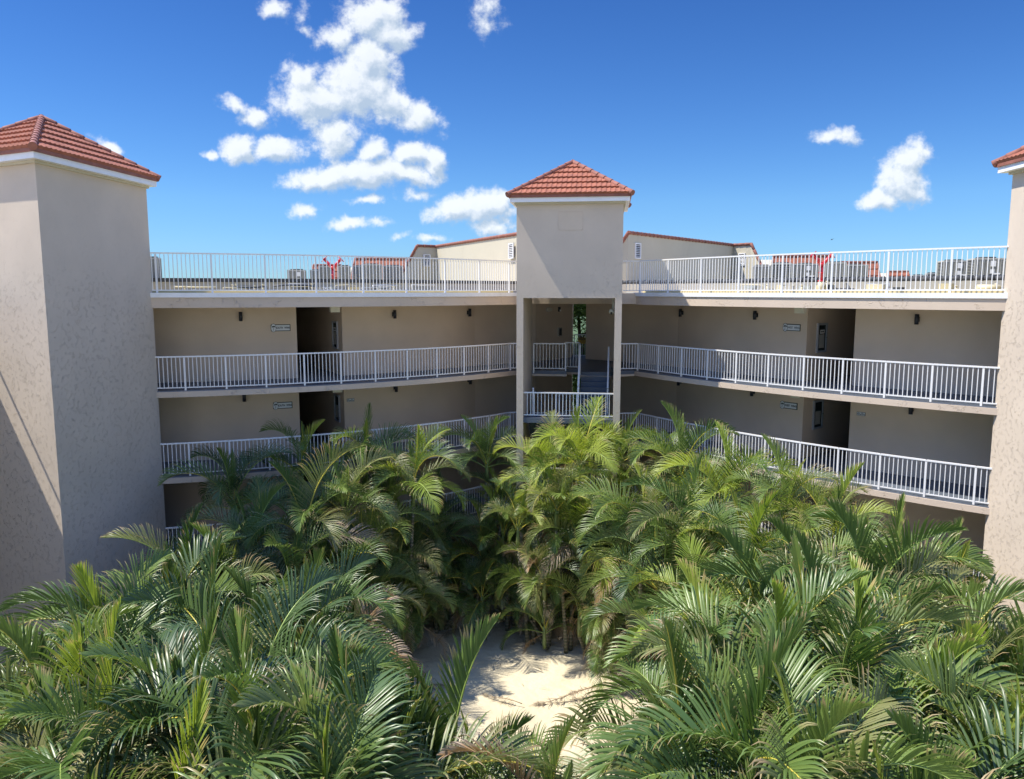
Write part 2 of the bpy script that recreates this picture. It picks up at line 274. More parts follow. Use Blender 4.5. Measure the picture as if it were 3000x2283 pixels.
# ------------------------------------------------------------------ mesh helpers
ORG = {}
class MB:
    def __init__(s): s.v = []; s.f = []; s.m = []; s.uv = []; s.smooth = []
    def face(s, idx, mi=0, uv=None, sm=False):
        s.f.append(tuple(idx)); s.m.append(mi); s.uv.append(uv); s.smooth.append(sm)
    def quad(s, a, b, c, d, mi=0):
        n = len(s.v); s.v += [tuple(a), tuple(b), tuple(c), tuple(d)]; s.face((n, n+1, n+2, n+3), mi)
    def prism(s, poly, z0, z1, mi=0, top=None):
        """poly counter-clockwise seen from above; z0/z1 numbers or per-vertex lists"""
        k = len(poly); n = len(s.v)
        zz0 = z0 if isinstance(z0, (list, tuple)) else [z0]*k; zz1 = z1 if isinstance(z1, (list, tuple)) else [z1]*k
        s.v += [(p[0], p[1], z) for p, z in zip(poly, zz0)] + [(p[0], p[1], z) for p, z in zip(poly, zz1)]
        s.face([n+k-1-i for i in range(k)], mi); s.face([n+k+i for i in range(k)], mi if top is None else top)
        for i in range(k): j = (i+1) % k; s.face((n+i, n+j, n+k+j, n+k+i), mi)
    def box(s, c, size, rz=0, mi=0):
        hx, hy, hz = size[0]/2, size[1]/2, size[2]/2; ca, sa = cos(rz), sin(rz)
        s.prism([(c[0]+x*ca-y*sa, c[1]+x*sa+y*ca) for x, y in ((-hx, -hy), (hx, -hy), (hx, hy), (-hx, hy))], c[2]-hz, c[2]+hz, mi)
    def obox(s, c, ax, ay, az, mi=0):
        """oriented box: centre and three half-axis vectors"""
        c, ax, ay, az = map(Vector, (c, ax, ay, az)); n = len(s.v)
        for sz in (-1, 1):
            for sx, sy in ((-1, -1), (1, -1), (1, 1), (-1, 1)): s.v.append(tuple(c+ax*sx+ay*sy+az*sz))
        for q in ((3, 2, 1, 0), (4, 5, 6, 7), (0, 1, 5, 4), (1, 2, 6, 5), (2, 3, 7, 6), (3, 0, 4, 7)): s.face([n+i for i in q], mi)
    def tube(s, pts, rad, n=8, mi=0, cap=True, sm=True):
        pts = [Vector(p) for p in pts]; rr = rad if isinstance(rad, (list, tuple)) else [rad]*len(pts)
        base = len(s.v); up = None
        for i, p in enumerate(pts):
            t = (pts[min(i+1, len(pts)-1)]-pts[max(i-1, 0)]).normalized()
            if up is None: up = Vector((0, 0, 1)) if abs(t.z) < .9 else Vector((1, 0, 0))
            a = t.cross(up).normalized(); bb = a.cross(t).normalized(); up = bb
            for k in range(n):
                q = 2*pi*k/n; s.v.append(tuple(p+(a*cos(q)+bb*sin(q))*rr[i]))
        for i in range(len(pts)-1):
            for k in range(n):
                a0 = base+i*n+k; a1 = base+i*n+(k+1) % n; s.face((a0, a1, a1+n, a0+n), mi, None, sm)
        if cap:
            s.face([base+k for k in range(n)][::-1], mi); e = base+(len(pts)-1)*n; s.face([e+k for k in range(n)], mi)
    def build(s, name, mats, parent=None, kind=None):
        me = bpy.data.meshes.new(name)
        ox = Vector((0, 0, 0)) if parent is None else ORG[parent.name]
        me.from_pydata([(v[0]-ox.x, v[1]-ox.y, v[2]-ox.z) for v in s.v], [], s.f)
        if not isinstance(mats, (list, tuple)): mats = [mats]
        for m in mats: me.materials.append(m)
        me.polygons.foreach_set('material_index', s.m); me.polygons.foreach_set('use_smooth', s.smooth)
        if any(u is not None for u in s.uv):
            ul = me.uv_layers.new(name='UVMap'); buf = []
            for f, u in zip(s.f, s.uv):
                for i in range(len(f)): buf += list(u[i]) if u else [0, 0]
            ul.data.foreach_set('uv', buf)
        me.update()
        o = bpy.data.objects.new(name, me); COL.objects.link(o)
        if parent is not None: o.parent = parent; ORG[o.name] = ox
        else: ORG[o.name] = Vector((0, 0, 0))
        if kind: o['kind'] = kind
        return o
def thing(name, label, cat, loc, group=None):
    o = bpy.data.objects.new(name, None); COL.objects.link(o); o.location = loc; o.empty_display_size = .2
    ORG[o.name] = Vector(loc); o['label'] = label; o['category'] = cat
    if group: o['group'] = group
    return o
def copy_tree(o, parent=None):
    c = o.copy(); COL.objects.link(c)
    if parent: c.parent = parent
    for ch in list(o.children): copy_tree(ch, c)
    return c
def text_mesh(txt, size, name, mat, parent, matrix, extrude=.002, bold=0.0):
    """matrix: world placement of the text plane (x right, y up)"""
    cu = bpy.data.curves.new('t', 'FONT'); cu.body = txt; cu.size = size; cu.extrude = extrude; cu.offset = bold; cu.align_x = 'CENTER'; cu.align_y = 'CENTER'
    o = bpy.data.objects.new('t', cu); COL.objects.link(o)
    dg = bpy.context.evaluated_depsgraph_get(); me = bpy.data.meshes.new_from_object(o.evaluated_get(dg))
    bpy.data.objects.remove(o); bpy.data.curves.remove(cu)
    me.transform(Matrix.Translation(-ORG[parent.name]) @ matrix); me.materials.clear(); me.materials.append(mat); me.name = name
    ob = bpy.data.objects.new(name, me); COL.objects.link(ob); ob.parent = parent; ORG[ob.name] = ORG[parent.name].copy()
    return ob

# ------------------------------------------------------------------ plan of the place (eye height is z = 0)
GZ = -12.25
CL, RL = Vector((-16.07, 45.15)), 21.61          # the left wing front is an arc round CL
CR, RR = Vector((33.54, 45.97)), 32.50           # the right wing front is an arc round CR
WW = 2.4                                          # walkway width
FLOORS = [-3.10, -5.87, -8.62, -11.37]
def ap(c, r, deg): return Vector((c.x+r*cos(radians(deg)), c.y+r*sin(radians(deg))))
def arc(c, r, a0, a1, n=None):
    n = n or max(2, int(abs(a1-a0)/1.2)+1)
    return [ap(c, r, a0+(a1-a0)*i/(n-1)) for i in range(n)]
def strip(mb, inner, outer, z0, z1, mi=0, top=None):
    """solid band between two polylines of equal length"""
    k = len(inner); n = len(mb.v)
    for p, q in zip(inner, outer): mb.v += [(p.x, p.y, z0), (q.x, q.y, z0), (q.x, q.y, z1), (p.x, p.y, z1)]
    for i in range(k-1):
        a = n+4*i; b = a+4
        mb.face((a, b, b+1, a+1), mi); mb.face((a+1, b+1, b+2, a+2), mi); mb.face((a+2, b+2, b+3, a+3), mi if top is None else top); mb.face((a+3, b+3, b, a), mi)
    mb.face((n, n+1, n+2, n+3), mi); e = n+4*(k-1); mb.face((e+3, e+2, e+1, e), mi)
def offset_line(pts, d):
    out = []
    for i, p in enumerate(pts):
        t = (pts[min(i+1, len(pts)-1)]-pts[max(i-1, 0)]).normalized(); out.append(p+Vector((-t.y, t.x))*d)
    return out

# ------------------------------------------------------------------ ground
g = MB(); g.box((0, 100, GZ-.25), (900, 900, .5)); sand = g.build('sand_ground', M['sand'], kind='structure')
g = MB(); g.box((0, 290, GZ-.05), (800, 460, .108)); g.build('lawn', M['lawn'], kind='structure')

# ------------------------------------------------------------------ the two wings
LWALL = [-88, -64.3, -59.35, -41]                 # wall, corridor opening, wall
RWALL = [-152.4, -140.7, -137.5, -122]
def wing(side):
    left = side == 'L'
    c, r = (CL, RL) if left else (CR, RR)
    w = thing('apartment_wing', 'long curved beige south wing with three open walkway floors, left of the stair tower' if left else 'curved beige west wing with white railed walkways, right of the stair tower', 'building', (ap(c, r, -62 if left else -140).x, ap(c, r, -62 if left else -140).y, GZ))
    A = LWALL if left else RWALL
    ends = (-88, -40.6) if left else (-152.0, -122)
    deep = 14
    tail_l = [Vector((1.05, 34.4)), Vector((2.85, 36.8)), Vector((3.12, 39.6))]
    tail_r = [Vector((3.97, 39.2)), Vector((3.43, 35.95)), Vector((4.75, 34.5))]
    tops = [-.50, -3.30, -6.07, -8.82, -11.57]; bots = FLOORS + [GZ]
    for i in range(5):
        zt, zb = tops[i], bots[i]
        seg1 = arc(c, r-WW, A[0], A[1]); seg2 = arc(c, r-WW, A[2], A[3])
        if left: seg2 = seg2+tail_l
        else: seg1 = tail_r+seg1
        for s in (seg1, seg2):
            th = offset_line(s, .22)
            m = MB(); strip(m, th, s, zb, zt); m.build('wall', M['wall'], w)
        # corridor
        m = MB(); p0, p1 = ap(c, r-WW-.22, A[1]), ap(c, r-WW-.22, A[2])
        q0, q1 = ap(c, r-WW-9, A[1]), ap(c, r-WW-9, A[2])
        mid = ap(c, r-WW, (A[1]+A[2])/2); dirn = (c-mid).normalized(); q0 = p0+dirn*9; q1 = p1+dirn*9
        wd = (p1-p0).normalized()
        for p, q, s in ((p0, q0, -1), (p1, q1, 1)):
            o1 = wd*s*.15; poly = [p, q, q+o1, p+o1]
            if s < 0: poly = poly[::-1]
            m.prism([(v.x, v.y) for v in poly], zb, zt)
        m.prism([(v.x, v.y) for v in (q0-wd*.15, q1+wd*.15, q1+wd*.15+dirn*.15, q0-wd*.15+dirn*.15)], zb, zt)
        m.build('corridor', M['wall'], w)
    for i, z in enumerate(FLOORS):
        m = MB(); o = arc(c, r, *ends); strip(m, arc(c, r-deep, *ends), o, z-.13, z, 0)
        m.build('walkway_floor', M['floor'], w)
        m = MB(); strip(m, arc(c, r-deep, *ends), arc(c, r+.035, *ends), z-.21, z-.032, 0); m.build('slab_edge', M['stucco_beam'], w)
    m = MB(); strip(m, arc(c, r-deep, *ends), arc(c, r+.02, *ends), -.50, -.055); m.build('roof_beam', M['stucco_beam'], w)
    m = MB(); strip(m, arc(c, r-.1, *ends), arc(c, r+.06, *ends), -.175, -.03); m.build('drip_edge', M['fascia'], w)
    m = MB(); strip(m, arc(c, r-deep, *ends), arc(c, r-.1, *ends), -.055, -.035); m.build('roof_deck', M['deck'], w)
    m = MB(); strip(m, arc(c, r-.55, *ends), arc(c, r-.38, *ends), -.035, .045); m.build('roof_curb', M['curb'], w)
    # parapet with its dark coping
    if left: pl = arc(c, r-4.5, -86, -42)+[Vector((.3, 36.6)), Vector((2.6, 37.4))]
    else: pl = [Vector((3.4, 37.2)), Vector((5.3, 36.2))]+arc(c, r-4.5, -151.5, -124)
    pb = offset_line(pl, .2)
    m = MB(); strip(m, pb, pl, -.035, .36); m.build('parapet', M['parapet'], w)
    m = MB()
    cen = [(a+b)/2 for a, b in zip(pl, pb)]
    if left:
        m2 = offset_line(pl, -.04); m3 = offset_line(pl, .24); strip(m, m3, m2, .36, .50)
    else:
        L = 0; prev = None; pts = []
        for i in range(len(cen)-1):                # barrel coping, one short tapered tile after another
            seg = cen[i+1]-cen[i]; n = max(1, int(seg.length/.3))
            for k in range(n):
                a = cen[i]+seg*k/n; b = cen[i]+seg*((k+1)/n+.03/seg.length*3)
                m.tube([(a.x, a.y, .415), (b.x, b.y, .415)], [.085, .125], 9)
    m.build('parapet_coping', M['cap'], w)
    # pipes, conduits and small boxes along the parapet foot
    rnd = random.Random(3 if left else 5)
    for k in range(34):
        d = rnd.uniform(-78, -46) if left else rnd.uniform(-150, -130)
        p = ap(c, r-4.5+rnd.uniform(.12, .7), d); rz = radians(d)
        m = MB()
        t = rnd.random()
        if t < .45:
            t_ = Vector((-sin(rz), cos(rz))); l = rnd.uniform(.4, 1.6); z = rnd.uniform(.02, .3)
            a = p; b = p+t_*l*.5+Vector((rnd.uniform(-.1, .1), 0)); e = p+t_*l
            m.tube([(a.x, a.y, .0), (a.x, a.y, z), (b.x, b.y, z+rnd.uniform(-.05, .05)), (e.x, e.y, z), (e.x, e.y, -.03)], rnd.uniform(.012, .03), 6)
            m.build('roof_pipe', M[rnd.choice(['cream', 'alu', 'dark_metal', 'white'])], w)
        elif t < .8:
            h = rnd.uniform(.12, .3); m.box((p.x, p.y, -.03+h/2), (rnd.uniform(.1, .35), rnd.uniform(.15, .6), h), rz); m.build('roof_box', M[rnd.choice(['cream', 'parapet', 'grey_wall', 'ac_dark', 'deck'])], w)
        else:
            h = rnd.uniform(.15, .35); m.tube([(p.x, p.y, -.04), (p.x, p.y, h)], .035, 8); m.tube([(p.x, p.y, h), (p.x, p.y, h+.04)], .05, 8); m.build('vent_pipe', M['cream'], w)
    return w
WL = wing('L'); WR = wing('R')

# the hall floor between the wings (belongs to the stair tower building)
# ------------------------------------------------------------------ tiled roofs
def tile_face(mb, E0, E1, T0, T1, nc, hgt=.07, pitch=.17):
    """barrel tiled slope: courses nc from eave E0-E1 up to T0-T1, real steps and waves"""
    E0, E1, T0, T1 = map(Vector, (E0, E1, T0, T1))
    ux = (E1-E0).normalized(); nrm = ux.cross(((T0+T1)/2-(E0+E1)/2)).normalized()
    if nrm.z < 0: nrm = -nrm
    def wave(u):
        q = (u/pitch) % 1.0; return .022*max(0, sin(pi*q))**.8 if q < .62 else .004
    for j in range(nc):
        v0, v1 = j/nc, (j+1)/nc
        rows = []
        for v, h in ((v0, 0), (v0, hgt), (v1, .012)):
            l = E0.lerp(T0, v); r_ = E1.lerp(T1, v)
            rows.append((l, r_, h))
        ul = [(rw[0]-E0).dot(ux) for rw in rows]; ur = [(rw[1]-E0).dot(ux) for rw in rows]
        u = min(ul); us = []
        k0 = int(math.floor(min(ul)/.0285)); k1 = int(math.ceil(max(ur)/.0285))
        n = len(mb.v); cnt = k1-k0+1
        for kk in range(k0, k1+1):
            for ri, (l, r_, h) in enumerate(rows):
                uu = min(max(kk*.0285, ul[ri]), ur[ri])
                base = l+ux*(uu-ul[ri])
                mb.v.append(tuple(base+nrm*(h+(wave(uu) if ri else -.02))))
        for q in range(cnt-1):
            a = n+q*3
            mb.face((a, a+3, a+4, a+1)); mb.face((a+1, a+4, a+5, a+2), 0, None, False)
def hip_caps(mb, a, b, r=.10, step=.34):
    a, b = Vector(a), Vector(b); L = (b-a).length; n = max(2, int(L/step)); d = (b-a)/n
    for i in range(n):
        p = a+d*i; q = a+d*(i+1)+d.normalized()*.05
        mb.tube([p, p+d*.08, q], [r, r, r*.80], 12)
def hip_roof(parent, poly, zf, apex, over, nc):
    """white fascia, soffit, four tiled slopes and hip caps on a quadrilateral shaft"""
    cx = sum(p[0] for p in poly)/4; cy = sum(p[1] for p in poly)/4
    def grow(d):
        out = []
        k = len(poly)
        for i in range(k):
            p0, p1, p2 = (Vector(poly[(i+j) % k]) for j in (-1, 0, 1))
            e1 = (p1-p0).normalized(); e2 = (p2-p1).normalized(); n1 = Vector((e1.y, -e1.x)); n2 = Vector((e2.y, -e2.x))
            bis = (n1+n2); out.append(p1+bis*(d/(1+n1.dot(n2))))
        return out
    o = grow(over); inn = grow(-.02); out2 = grow(over+.045)
    m = MB(); m.prism([tuple(p) for p in o], zf, zf+.15); m.build('fascia', M['fascia'], parent)
    s = grow(.07); m = MB(); m.prism([tuple(p) for p in s], zf-.07, zf-.001); m.build('frieze', M['bulk'], parent)
    m = MB(); m.prism([tuple(p) for p in out2], zf+.151, zf+.235); m.build('eave_edge', M['ridge'], parent)
    rf = MB()
    for i in range(4):
        a, b = out2[i], out2[(i+1) % 4]
        tile_face(rf, (a.x, a.y, zf+.24), (b.x, b.y, zf+.24), apex, apex, nc)
    rf.build('roof_tiles', M['tile'], parent)
    for i in range(4):
        a = out2[i]; h = MB(); st = Vector((a.x, a.y, zf+.27)); ap_ = Vector(apex)+Vector((0, 0, .05)); st = st+(st-ap_).normalized()*.06
        hip_caps(h, st, ap_); h.build('hip_ridge', M['ridge'], parent)

# ------------------------------------------------------------------ stair tower
TA, TB = Vector((.9925, -.1219)), Vector((.1219, .9925))
FLc = Vector((.16, 27.45)); TWd, TDp = 3.683, 3.3
def tp(a, b): return FLc+TA*a+TB*b           # a along the front, b into the depth
tower = thing('stair_tower', 'narrow stair tower with open stairs and hipped red tile roof, in the centre', 'tower', (tp(TWd/2, TDp/2).x, tp(TWd/2, TDp/2).y, GZ))
poly = [tuple(tp(*q)) for q in ((0, 0), (TWd, 0), (TWd, TDp), (0, TDp))]
m = MB(); m.prism(poly, -.215, 3.06); m.build('shaft', M['stucco'], tower)
for nm, q in (('pillar', ((0, 0), (.24, 0), (.24, TDp), (0, TDp))), ('pillar', ((TWd-.24, 0), (TWd, 0), (TWd, TDp), (TWd-.24, TDp)))):
    m = MB(); m.prism([tuple(tp(*z)) for z in q], GZ, -.2155); m.build(nm, M['stucco'], tower)
hip_roof(tower, poly, 3.065, (tp(TWd/2, TDp/2).x+.02, tp(TWd/2, TDp/2).y, 4.62), .21, 6)
def front_box(m, a0, a1, z0, z1, b0, b1, mi=0):
    m.prism([tuple(tp(*q)) for q in ((a0, b0), (a1, b0), (a1, b1), (a0, b1))], z0, z1, mi)
m = MB(); front_box(m, 1.46, 2.29, 2.13, 2.74, -.006, -.0005); m.build('access_panel', M['panel'], tower)
m = MB()
for q in ((1.445, 1.46, 2.115, 2.755), (2.29, 2.305, 2.115, 2.755), (1.46, 2.29, 2.74, 2.755), (1.46, 2.29, 2.115, 2.13)): front_box(m, q[0], q[1], q[2], q[3], -.010, -.0008)
m.build('panel_frame', M['stucco_beam'], tower)
# floors of the hall between the wings
hall = [(.24, 31.0), (.62, 30.62), (2.16, 30.42), (2.2, 31.2), (2.70, 31.15), (2.68, 29.97), (3.82, 29.82), (4.25, 30.30), (4.92, 30.62), (15.9, 36.5), (9, 41), (3.95, 38.0), (3.05, 38.1), (-3, 43), (-10, 39.9)]
for z in FLOORS:
    m = MB(); m.prism(hall, z-.135, z+.002); m.build('hall_floor', M['floor'], tower)
    hs = [(x, y+.01) for x, y in hall]; m = MB(); m.prism(hs, z-.22, z-.136); m.build('hall_slab', M['stucco_beam'], tower)
m = MB(); m.prism([(.24, 31.0), (.62, 30.85), (4.3, 30.42), (4.92, 30.62), (15.9, 36.5), (9, 41), (3.95, 38.0), (3.05, 38.1), (-3, 43), (-10, 39.9)], -.47, -.05); m.build('hall_roof', M['stucco_beam'], tower)
# stairs: each storey has an upper flight to a landing at the front and a lower one back
for fi in range(3):
    zt = FLOORS[fi]; zb = FLOORS[fi+1]; zl = (zt+zb)/2
    n = 8; b0, b1 = 2.80, 1.06; st = (b0-b1)/n
    m = MB()
    for i in range(n): z = zt-(i+1)*(zt-zl)/n; front_box(m, 2.21, 3.31, z-.18, z, b0-st*(i+1), b0-st*i-.002)
    m.build('stair_flight', M['stair'], tower)
    m = MB()
    for i in range(n): z = zt-i*(zt-zl)/n; front_box(m, 2.215, 3.305, z-.022, z+.004, b0-st*i-.006, b0-st*i+.03)
    m.build('stair_nosing', M['floor'], tower)
    m = MB()
    for i in range(n): z = zl-(i+1)*(zl-zb)/n; front_box(m, .32, 1.9, z-.18, z, b1+st*i+.002, b1+st*(i+1))
    m.build('stair_flight', M['stair'], tower)
    m = MB(); m.prism([tuple(tp(*q)) for q in ((.245, .02), (TWd-.245, .02), (TWd-.245, 1.058), (.245, 1.058))], zl-.18, zl); m.build('landing', M['floor'], tower)

# ------------------------------------------------------------------ side towers
def side_tower(label, poly, zf, apex, over, nc):
    t = thing('corner_tower', label, 'tower', (poly[0][0], poly[0][1], GZ))
    m = MB(); m.prism(poly, GZ, zf); m.build('shaft', M['stucco'], t)
    hip_roof(t, poly, zf, apex, over, nc)
    return t
LT = [(-11.15, 24.15), (-15.11, 26.04), (-15.65, 21.38), (-11.69, 19.49)]
side_tower('big plain stucco tower with a red tile pyramid roof, cut by the left edge', LT, 3.20, (-13.42, 22.85, 4.88), .24, 6)
RT = [(13.12, 20.80), (13.04, 15.9), (17.6, 15.4), (17.8, 20.6)]
side_tower('sunlit rough stucco tower with red tile eave at the right edge', RT, 3.12, (15.4, 18.2, 5.0), .25, 6)

# ------------------------------------------------------------------ near left wing, running from the left tower towards the viewer
nw = thing('apartment_wing', 'dark shaded wing end behind the palms at the lower left edge', 'building', (-15.6, 14, GZ))
for z in [-.035]+FLOORS:
    m = MB(); m.prism([(-30, 6), (-15.22, 6), (-15.22, 21.9), (-30, 30)], z-.2 if z < -1 else -.5, z); m.build('slab', M['stucco_beam'] if z > -1 else M['floor'], nw)
m = MB(); m.prism([(-18.2, 6), (-17.9, 6), (-17.9, 24.2), (-18.2, 24.2)], GZ, -.5); m.build('wall', M['wall'], nw)

# ------------------------------------------------------------------ railings
def railing(label, pts, flags, z, zt, group, cat='railing', zb=None, slope=None, bal=.122, loc=None):
    """pts: polyline of post positions; z per point or number = floor level, zt = height of the top rail above it"""
    pts = [Vector(p) for p in pts]; zs = z if isinstance(z, (list, tuple)) else [z]*len(pts)
    mid = pts[len(pts)//2]
    r = thing('railing', label, cat, (mid.x, mid.y, zs[len(pts)//2]), group)
    # top rail: flattened section following the line
    m = MB(); m_b = MB()
    for i in range(len(pts)-1):
        a = Vector((pts[i].x, pts[i].y, zs[i]+zt-.02)); b = Vector((pts[i+1].x, pts[i+1].y, zs[i+1]+zt-.02)); d = b-a
        hor = Vector((d.x, d.y, 0)).normalized(); sd = Vector((-hor.y, hor.x, 0)); dn = d.normalized(); up = sd.cross(dn)*-1
        m.obox((a+b)/2, d/2+dn*.012, sd*.029, up*.022)
        a2 = a-Vector((0, 0, zt-.02-.09)); b2 = b-Vector((0, 0, zt-.02-.09))
        m_b.obox((a2+b2)/2, d/2, sd*.014, up*.016)
    m.build('top_rail', M['white'], r); m_b.build('bottom_rail', M['white'], r)
    for i, (p, f) in enumerate(zip(pts, flags)):
        if not f: continue
        j = min(i, len(pts)-2); d = (pts[j+1]-pts[j]).normalized(); rz = math.atan2(d.y, d.x)
        m = MB(); m.box((p.x, p.y, zs[i]+(zt-.045)/2-.06), (.052, .052, zt-.045+.1), rz); m.build('post', M['white'], r)
    for i in range(len(pts)-1):
        d = pts[i+1]-pts[i]; n = int(round(d.length/bal)); rz = math.atan2(d.y, d.x)
        if n < 2: continue
        m = MB()
        for k in range(1, n):
            p = pts[i]+d*k/n; zz = zs[i]+(zs[i+1]-zs[i])*k/n
            m.box((p.x, p.y, zz+(.09+zt-.05)/2), (.021, .021, zt-.05-.09), rz)
        m.build('balusters', M['white'], r)
    return r
def arc_pts(c, r, degs): return [ap(c, r, d) for d in degs]
lv = ['the top walkway of the left wing', 'the second walkway of the left wing', 'the third walkway of the left wing, mostly behind palms', 'the lowest walkway of the left wing, glimpsed between palms']
rv = ['the top walkway of the right wing', 'the second walkway of the right wing', 'the third walkway of the right wing, above the palms', 'the lowest walkway of the right wing, hidden by palms']
ldeg = [-42.14-3.25*i for i in range(11)]+[-77.3]; rdeg = [-151.6+2.2*i for i in range(11)]+[-128.9]
for i, z in enumerate(FLOORS):
    railing('white railing on '+lv[i], [Vector((.52, 30.74))]+arc_pts(CL, RL-.03, ldeg), [0]+[1]*11+[0], z, 1.09, 'walkway railings')
    railing('white railing on '+rv[i], [Vector((4.30, 30.45))]+arc_pts(CR, RR-.03, rdeg), [0]+[1]*11+[0], z, 1.09, 'walkway railings')
lroof = [-42.2-4.28*i for i in range(9)]+[-77.4]; rroof = [-151.6+2.9*i for i in range(8)]+[-128.9]
railing('white railing along the roof edge of the left wing, against the sky', [Vector((.50, 30.95))]+arc_pts(CL, RL-.06, lroof), [0]+[1]*9+[0], -.04, 1.25, 'roof railings', bal=.125)
railing('white railing along the roof edge of the right wing, against the sky', [Vector((4.35, 30.55))]+arc_pts(CR, RR-.06, rroof), [0]+[1]*8+[0], -.04, 1.25, 'roof railings', bal=.125)
# hall and stair railings
inner_names = ['upper', 'lower', 'third', 'lowest']
for i, z in enumerate(FLOORS[:2]):
    railing('short white railing guarding the %s hall floor inside the stair tower' % inner_names[i], [(.86, 30.60), (2.12, 30.46), (2.14, 31.18), (2.70, 31.14)], [1, 1, 0, 1], z, 1.09, 'stair tower railings')
for i in range(3):
    zl = (FLOORS[i]+FLOORS[i+1])/2
    railing('white landing railing between the pillars of the stair tower, %s one' % ['topmost', 'middle', 'lowest'][i], [tuple(tp(.25, .12)), tuple(tp(TWd-.25, .12))], [0, 0], zl, .92, 'stair tower railings', bal=.128)
railing('sloping white handrail on the left side of the blue stairs', [(2.74, 31.10), tuple(tp(2.16, 2.8)), tuple(tp(2.16, 1.1))], [1, 1, 1], [FLOORS[0], FLOORS[0], (FLOORS[0]+FLOORS[1])/2], 1.06, 'stair tower railings')
railing('sloping white handrail on the right side of the blue stairs', [tuple(tp(3.26, 2.75)), tuple(tp(3.24, 1.15))], [1, 1], [FLOORS[0], (FLOORS[0]+FLOORS[1])/2], 1.0, 'stair tower railings', bal=.6)
railing('small white railing piece below the hall floor, beside the stairs', [tuple(tp(1.35, 1.15)), tuple(tp(2.12, 1.15))], [1, 1], (FLOORS[0]+FLOORS[1])/2-.15, .92, 'stair tower railings')
railing('white handrail descending behind the left pillar from the landing', [(.78, 28.2), (.86, 29.8)], [1, 1], [(FLOORS[0]+FLOORS[1])/2, FLOORS[1]], .98, 'stair tower railings', bal=.6)
railing('white rail at the dark left edge of the picture', [(-15.5, 22.2), (-15.5, 20.9), (-15.5, 19.6)], [1, 1, 1], FLOORS[3], 1.09, 'walkway railings')
railing('roof rail above the shaded wing at the left edge', [(-15.42, 21.9), (-15.42, 16), (-15.42, 8)], [1, 1, 1], -.04, 1.22, 'roof railings', bal=5)
gate = railing('narrow white gate across the gap between the wings', [(2.98, 36.98), (3.62, 36.9)], [1, 1], FLOORS[0], 1.09, None, 'gate')
gate.name = 'gate'

# ------------------------------------------------------------------ roof bulkheads with red ridge tiles
def louver(parent, c, along, w, h, n=7):
    """white louvre vent; c centre on the wall, along = unit vector along the wall, outward to the viewer"""
    al = Vector((along[0], along[1], 0)).normalized(); nr = Vector((al.y, -al.x, 0)); c = Vector(c)
    if nr.dot(-c) < 0: nr = -nr
    m = MB(); z = Vector((0, 0, 1))
    for s in (-1, 1): m.obox(c+al*s*(w/2)+nr*.03, al*.03, nr*.03, z*(h/2+.03)); m.obox(c+z*s*(h/2)+nr*.03, al*(w/2-.03), nr*.03, z*.03)
    f = m.build('vent_frame', M['white'], parent)
    m = MB(); m.obox(c+nr*.006, al*(w/2-.03), nr*.004, z*(h/2-.03)); m.build('vent_back', M['ac_dark'], f)
    m = MB()
    for i in range(n):
        q = -h/2+.05+(h-.1)*(i+.5)/n; m.obox(c+z*q+nr*.03, al*(w/2-.032), nr*.014+z*-.014, (z+nr).normalized()*.006)
    m.build('slats', M['white'], f)
def bulkhead(label, pts, tops, mats_edges, vents):
    t = thing('roof_bulkhead', label, 'roof structure', (pts[0][0], pts[0][1], 0))
    m = MB(); m.prism(pts, -.03, tops); m.build('wall', M['bulk'], t)
    m = MB()
    for a, b in mats_edges:
        pa = Vector((*pts[a], tops[a]+.04)); pb = Vector((*pts[b], tops[b]+.04)); hip_caps(m, pa, pb, .095, .40)
    m.build('ridge_tiles', M['ridge'], t)
    for c, al, w, h in vents: louver(t, c, al, w, h)
    return t
lp = [(1.6, 36.0), (4.5, 50), (-6.0, 58), (-7.65, 48.3), (-6.73, 48.5), (-5.88, 48.67), (-4.77, 49.4)]
lp = lp  # counter-clockwise from above
bulkhead('beige rooftop house left of the stair tower, its tiled top rising to the right', lp, [2.8, 2.8, 1.0, .02, 1.27, 2.8, 2.8], [(4, 3), (5, 4), (5, 6), (6, 0)],
         [((-.02, 39.22, 2.03), (-4.97, 10.55), .5, .70), ((-5.33, 49.0, 1.95), (1.11, .73), .42, .68)])
rp = [(5.62, 37.95), (13.51, 47.95), (14.3, 46.92), (14.61, 46.0), (15.25, 44.8), (16, 60), (4.0, 60), (4.2, 38.3), (5.22, 38.02)]
bulkhead('beige rooftop house right of the stair tower, its tiled top falling to the right', rp, [2.8, 2.8, 2.8, 1.6, 0.02, 1, 1.2, .3, 2.2], [(0, 8), (8, 7), (0, 1), (1, 2), (2, 3), (3, 4)],
         [((6.18, 38.66, 2.0), (7.89, 10), .5, .70), ((13.92, 47.42, 1.95), (.79, -1.03), .42, .68)])

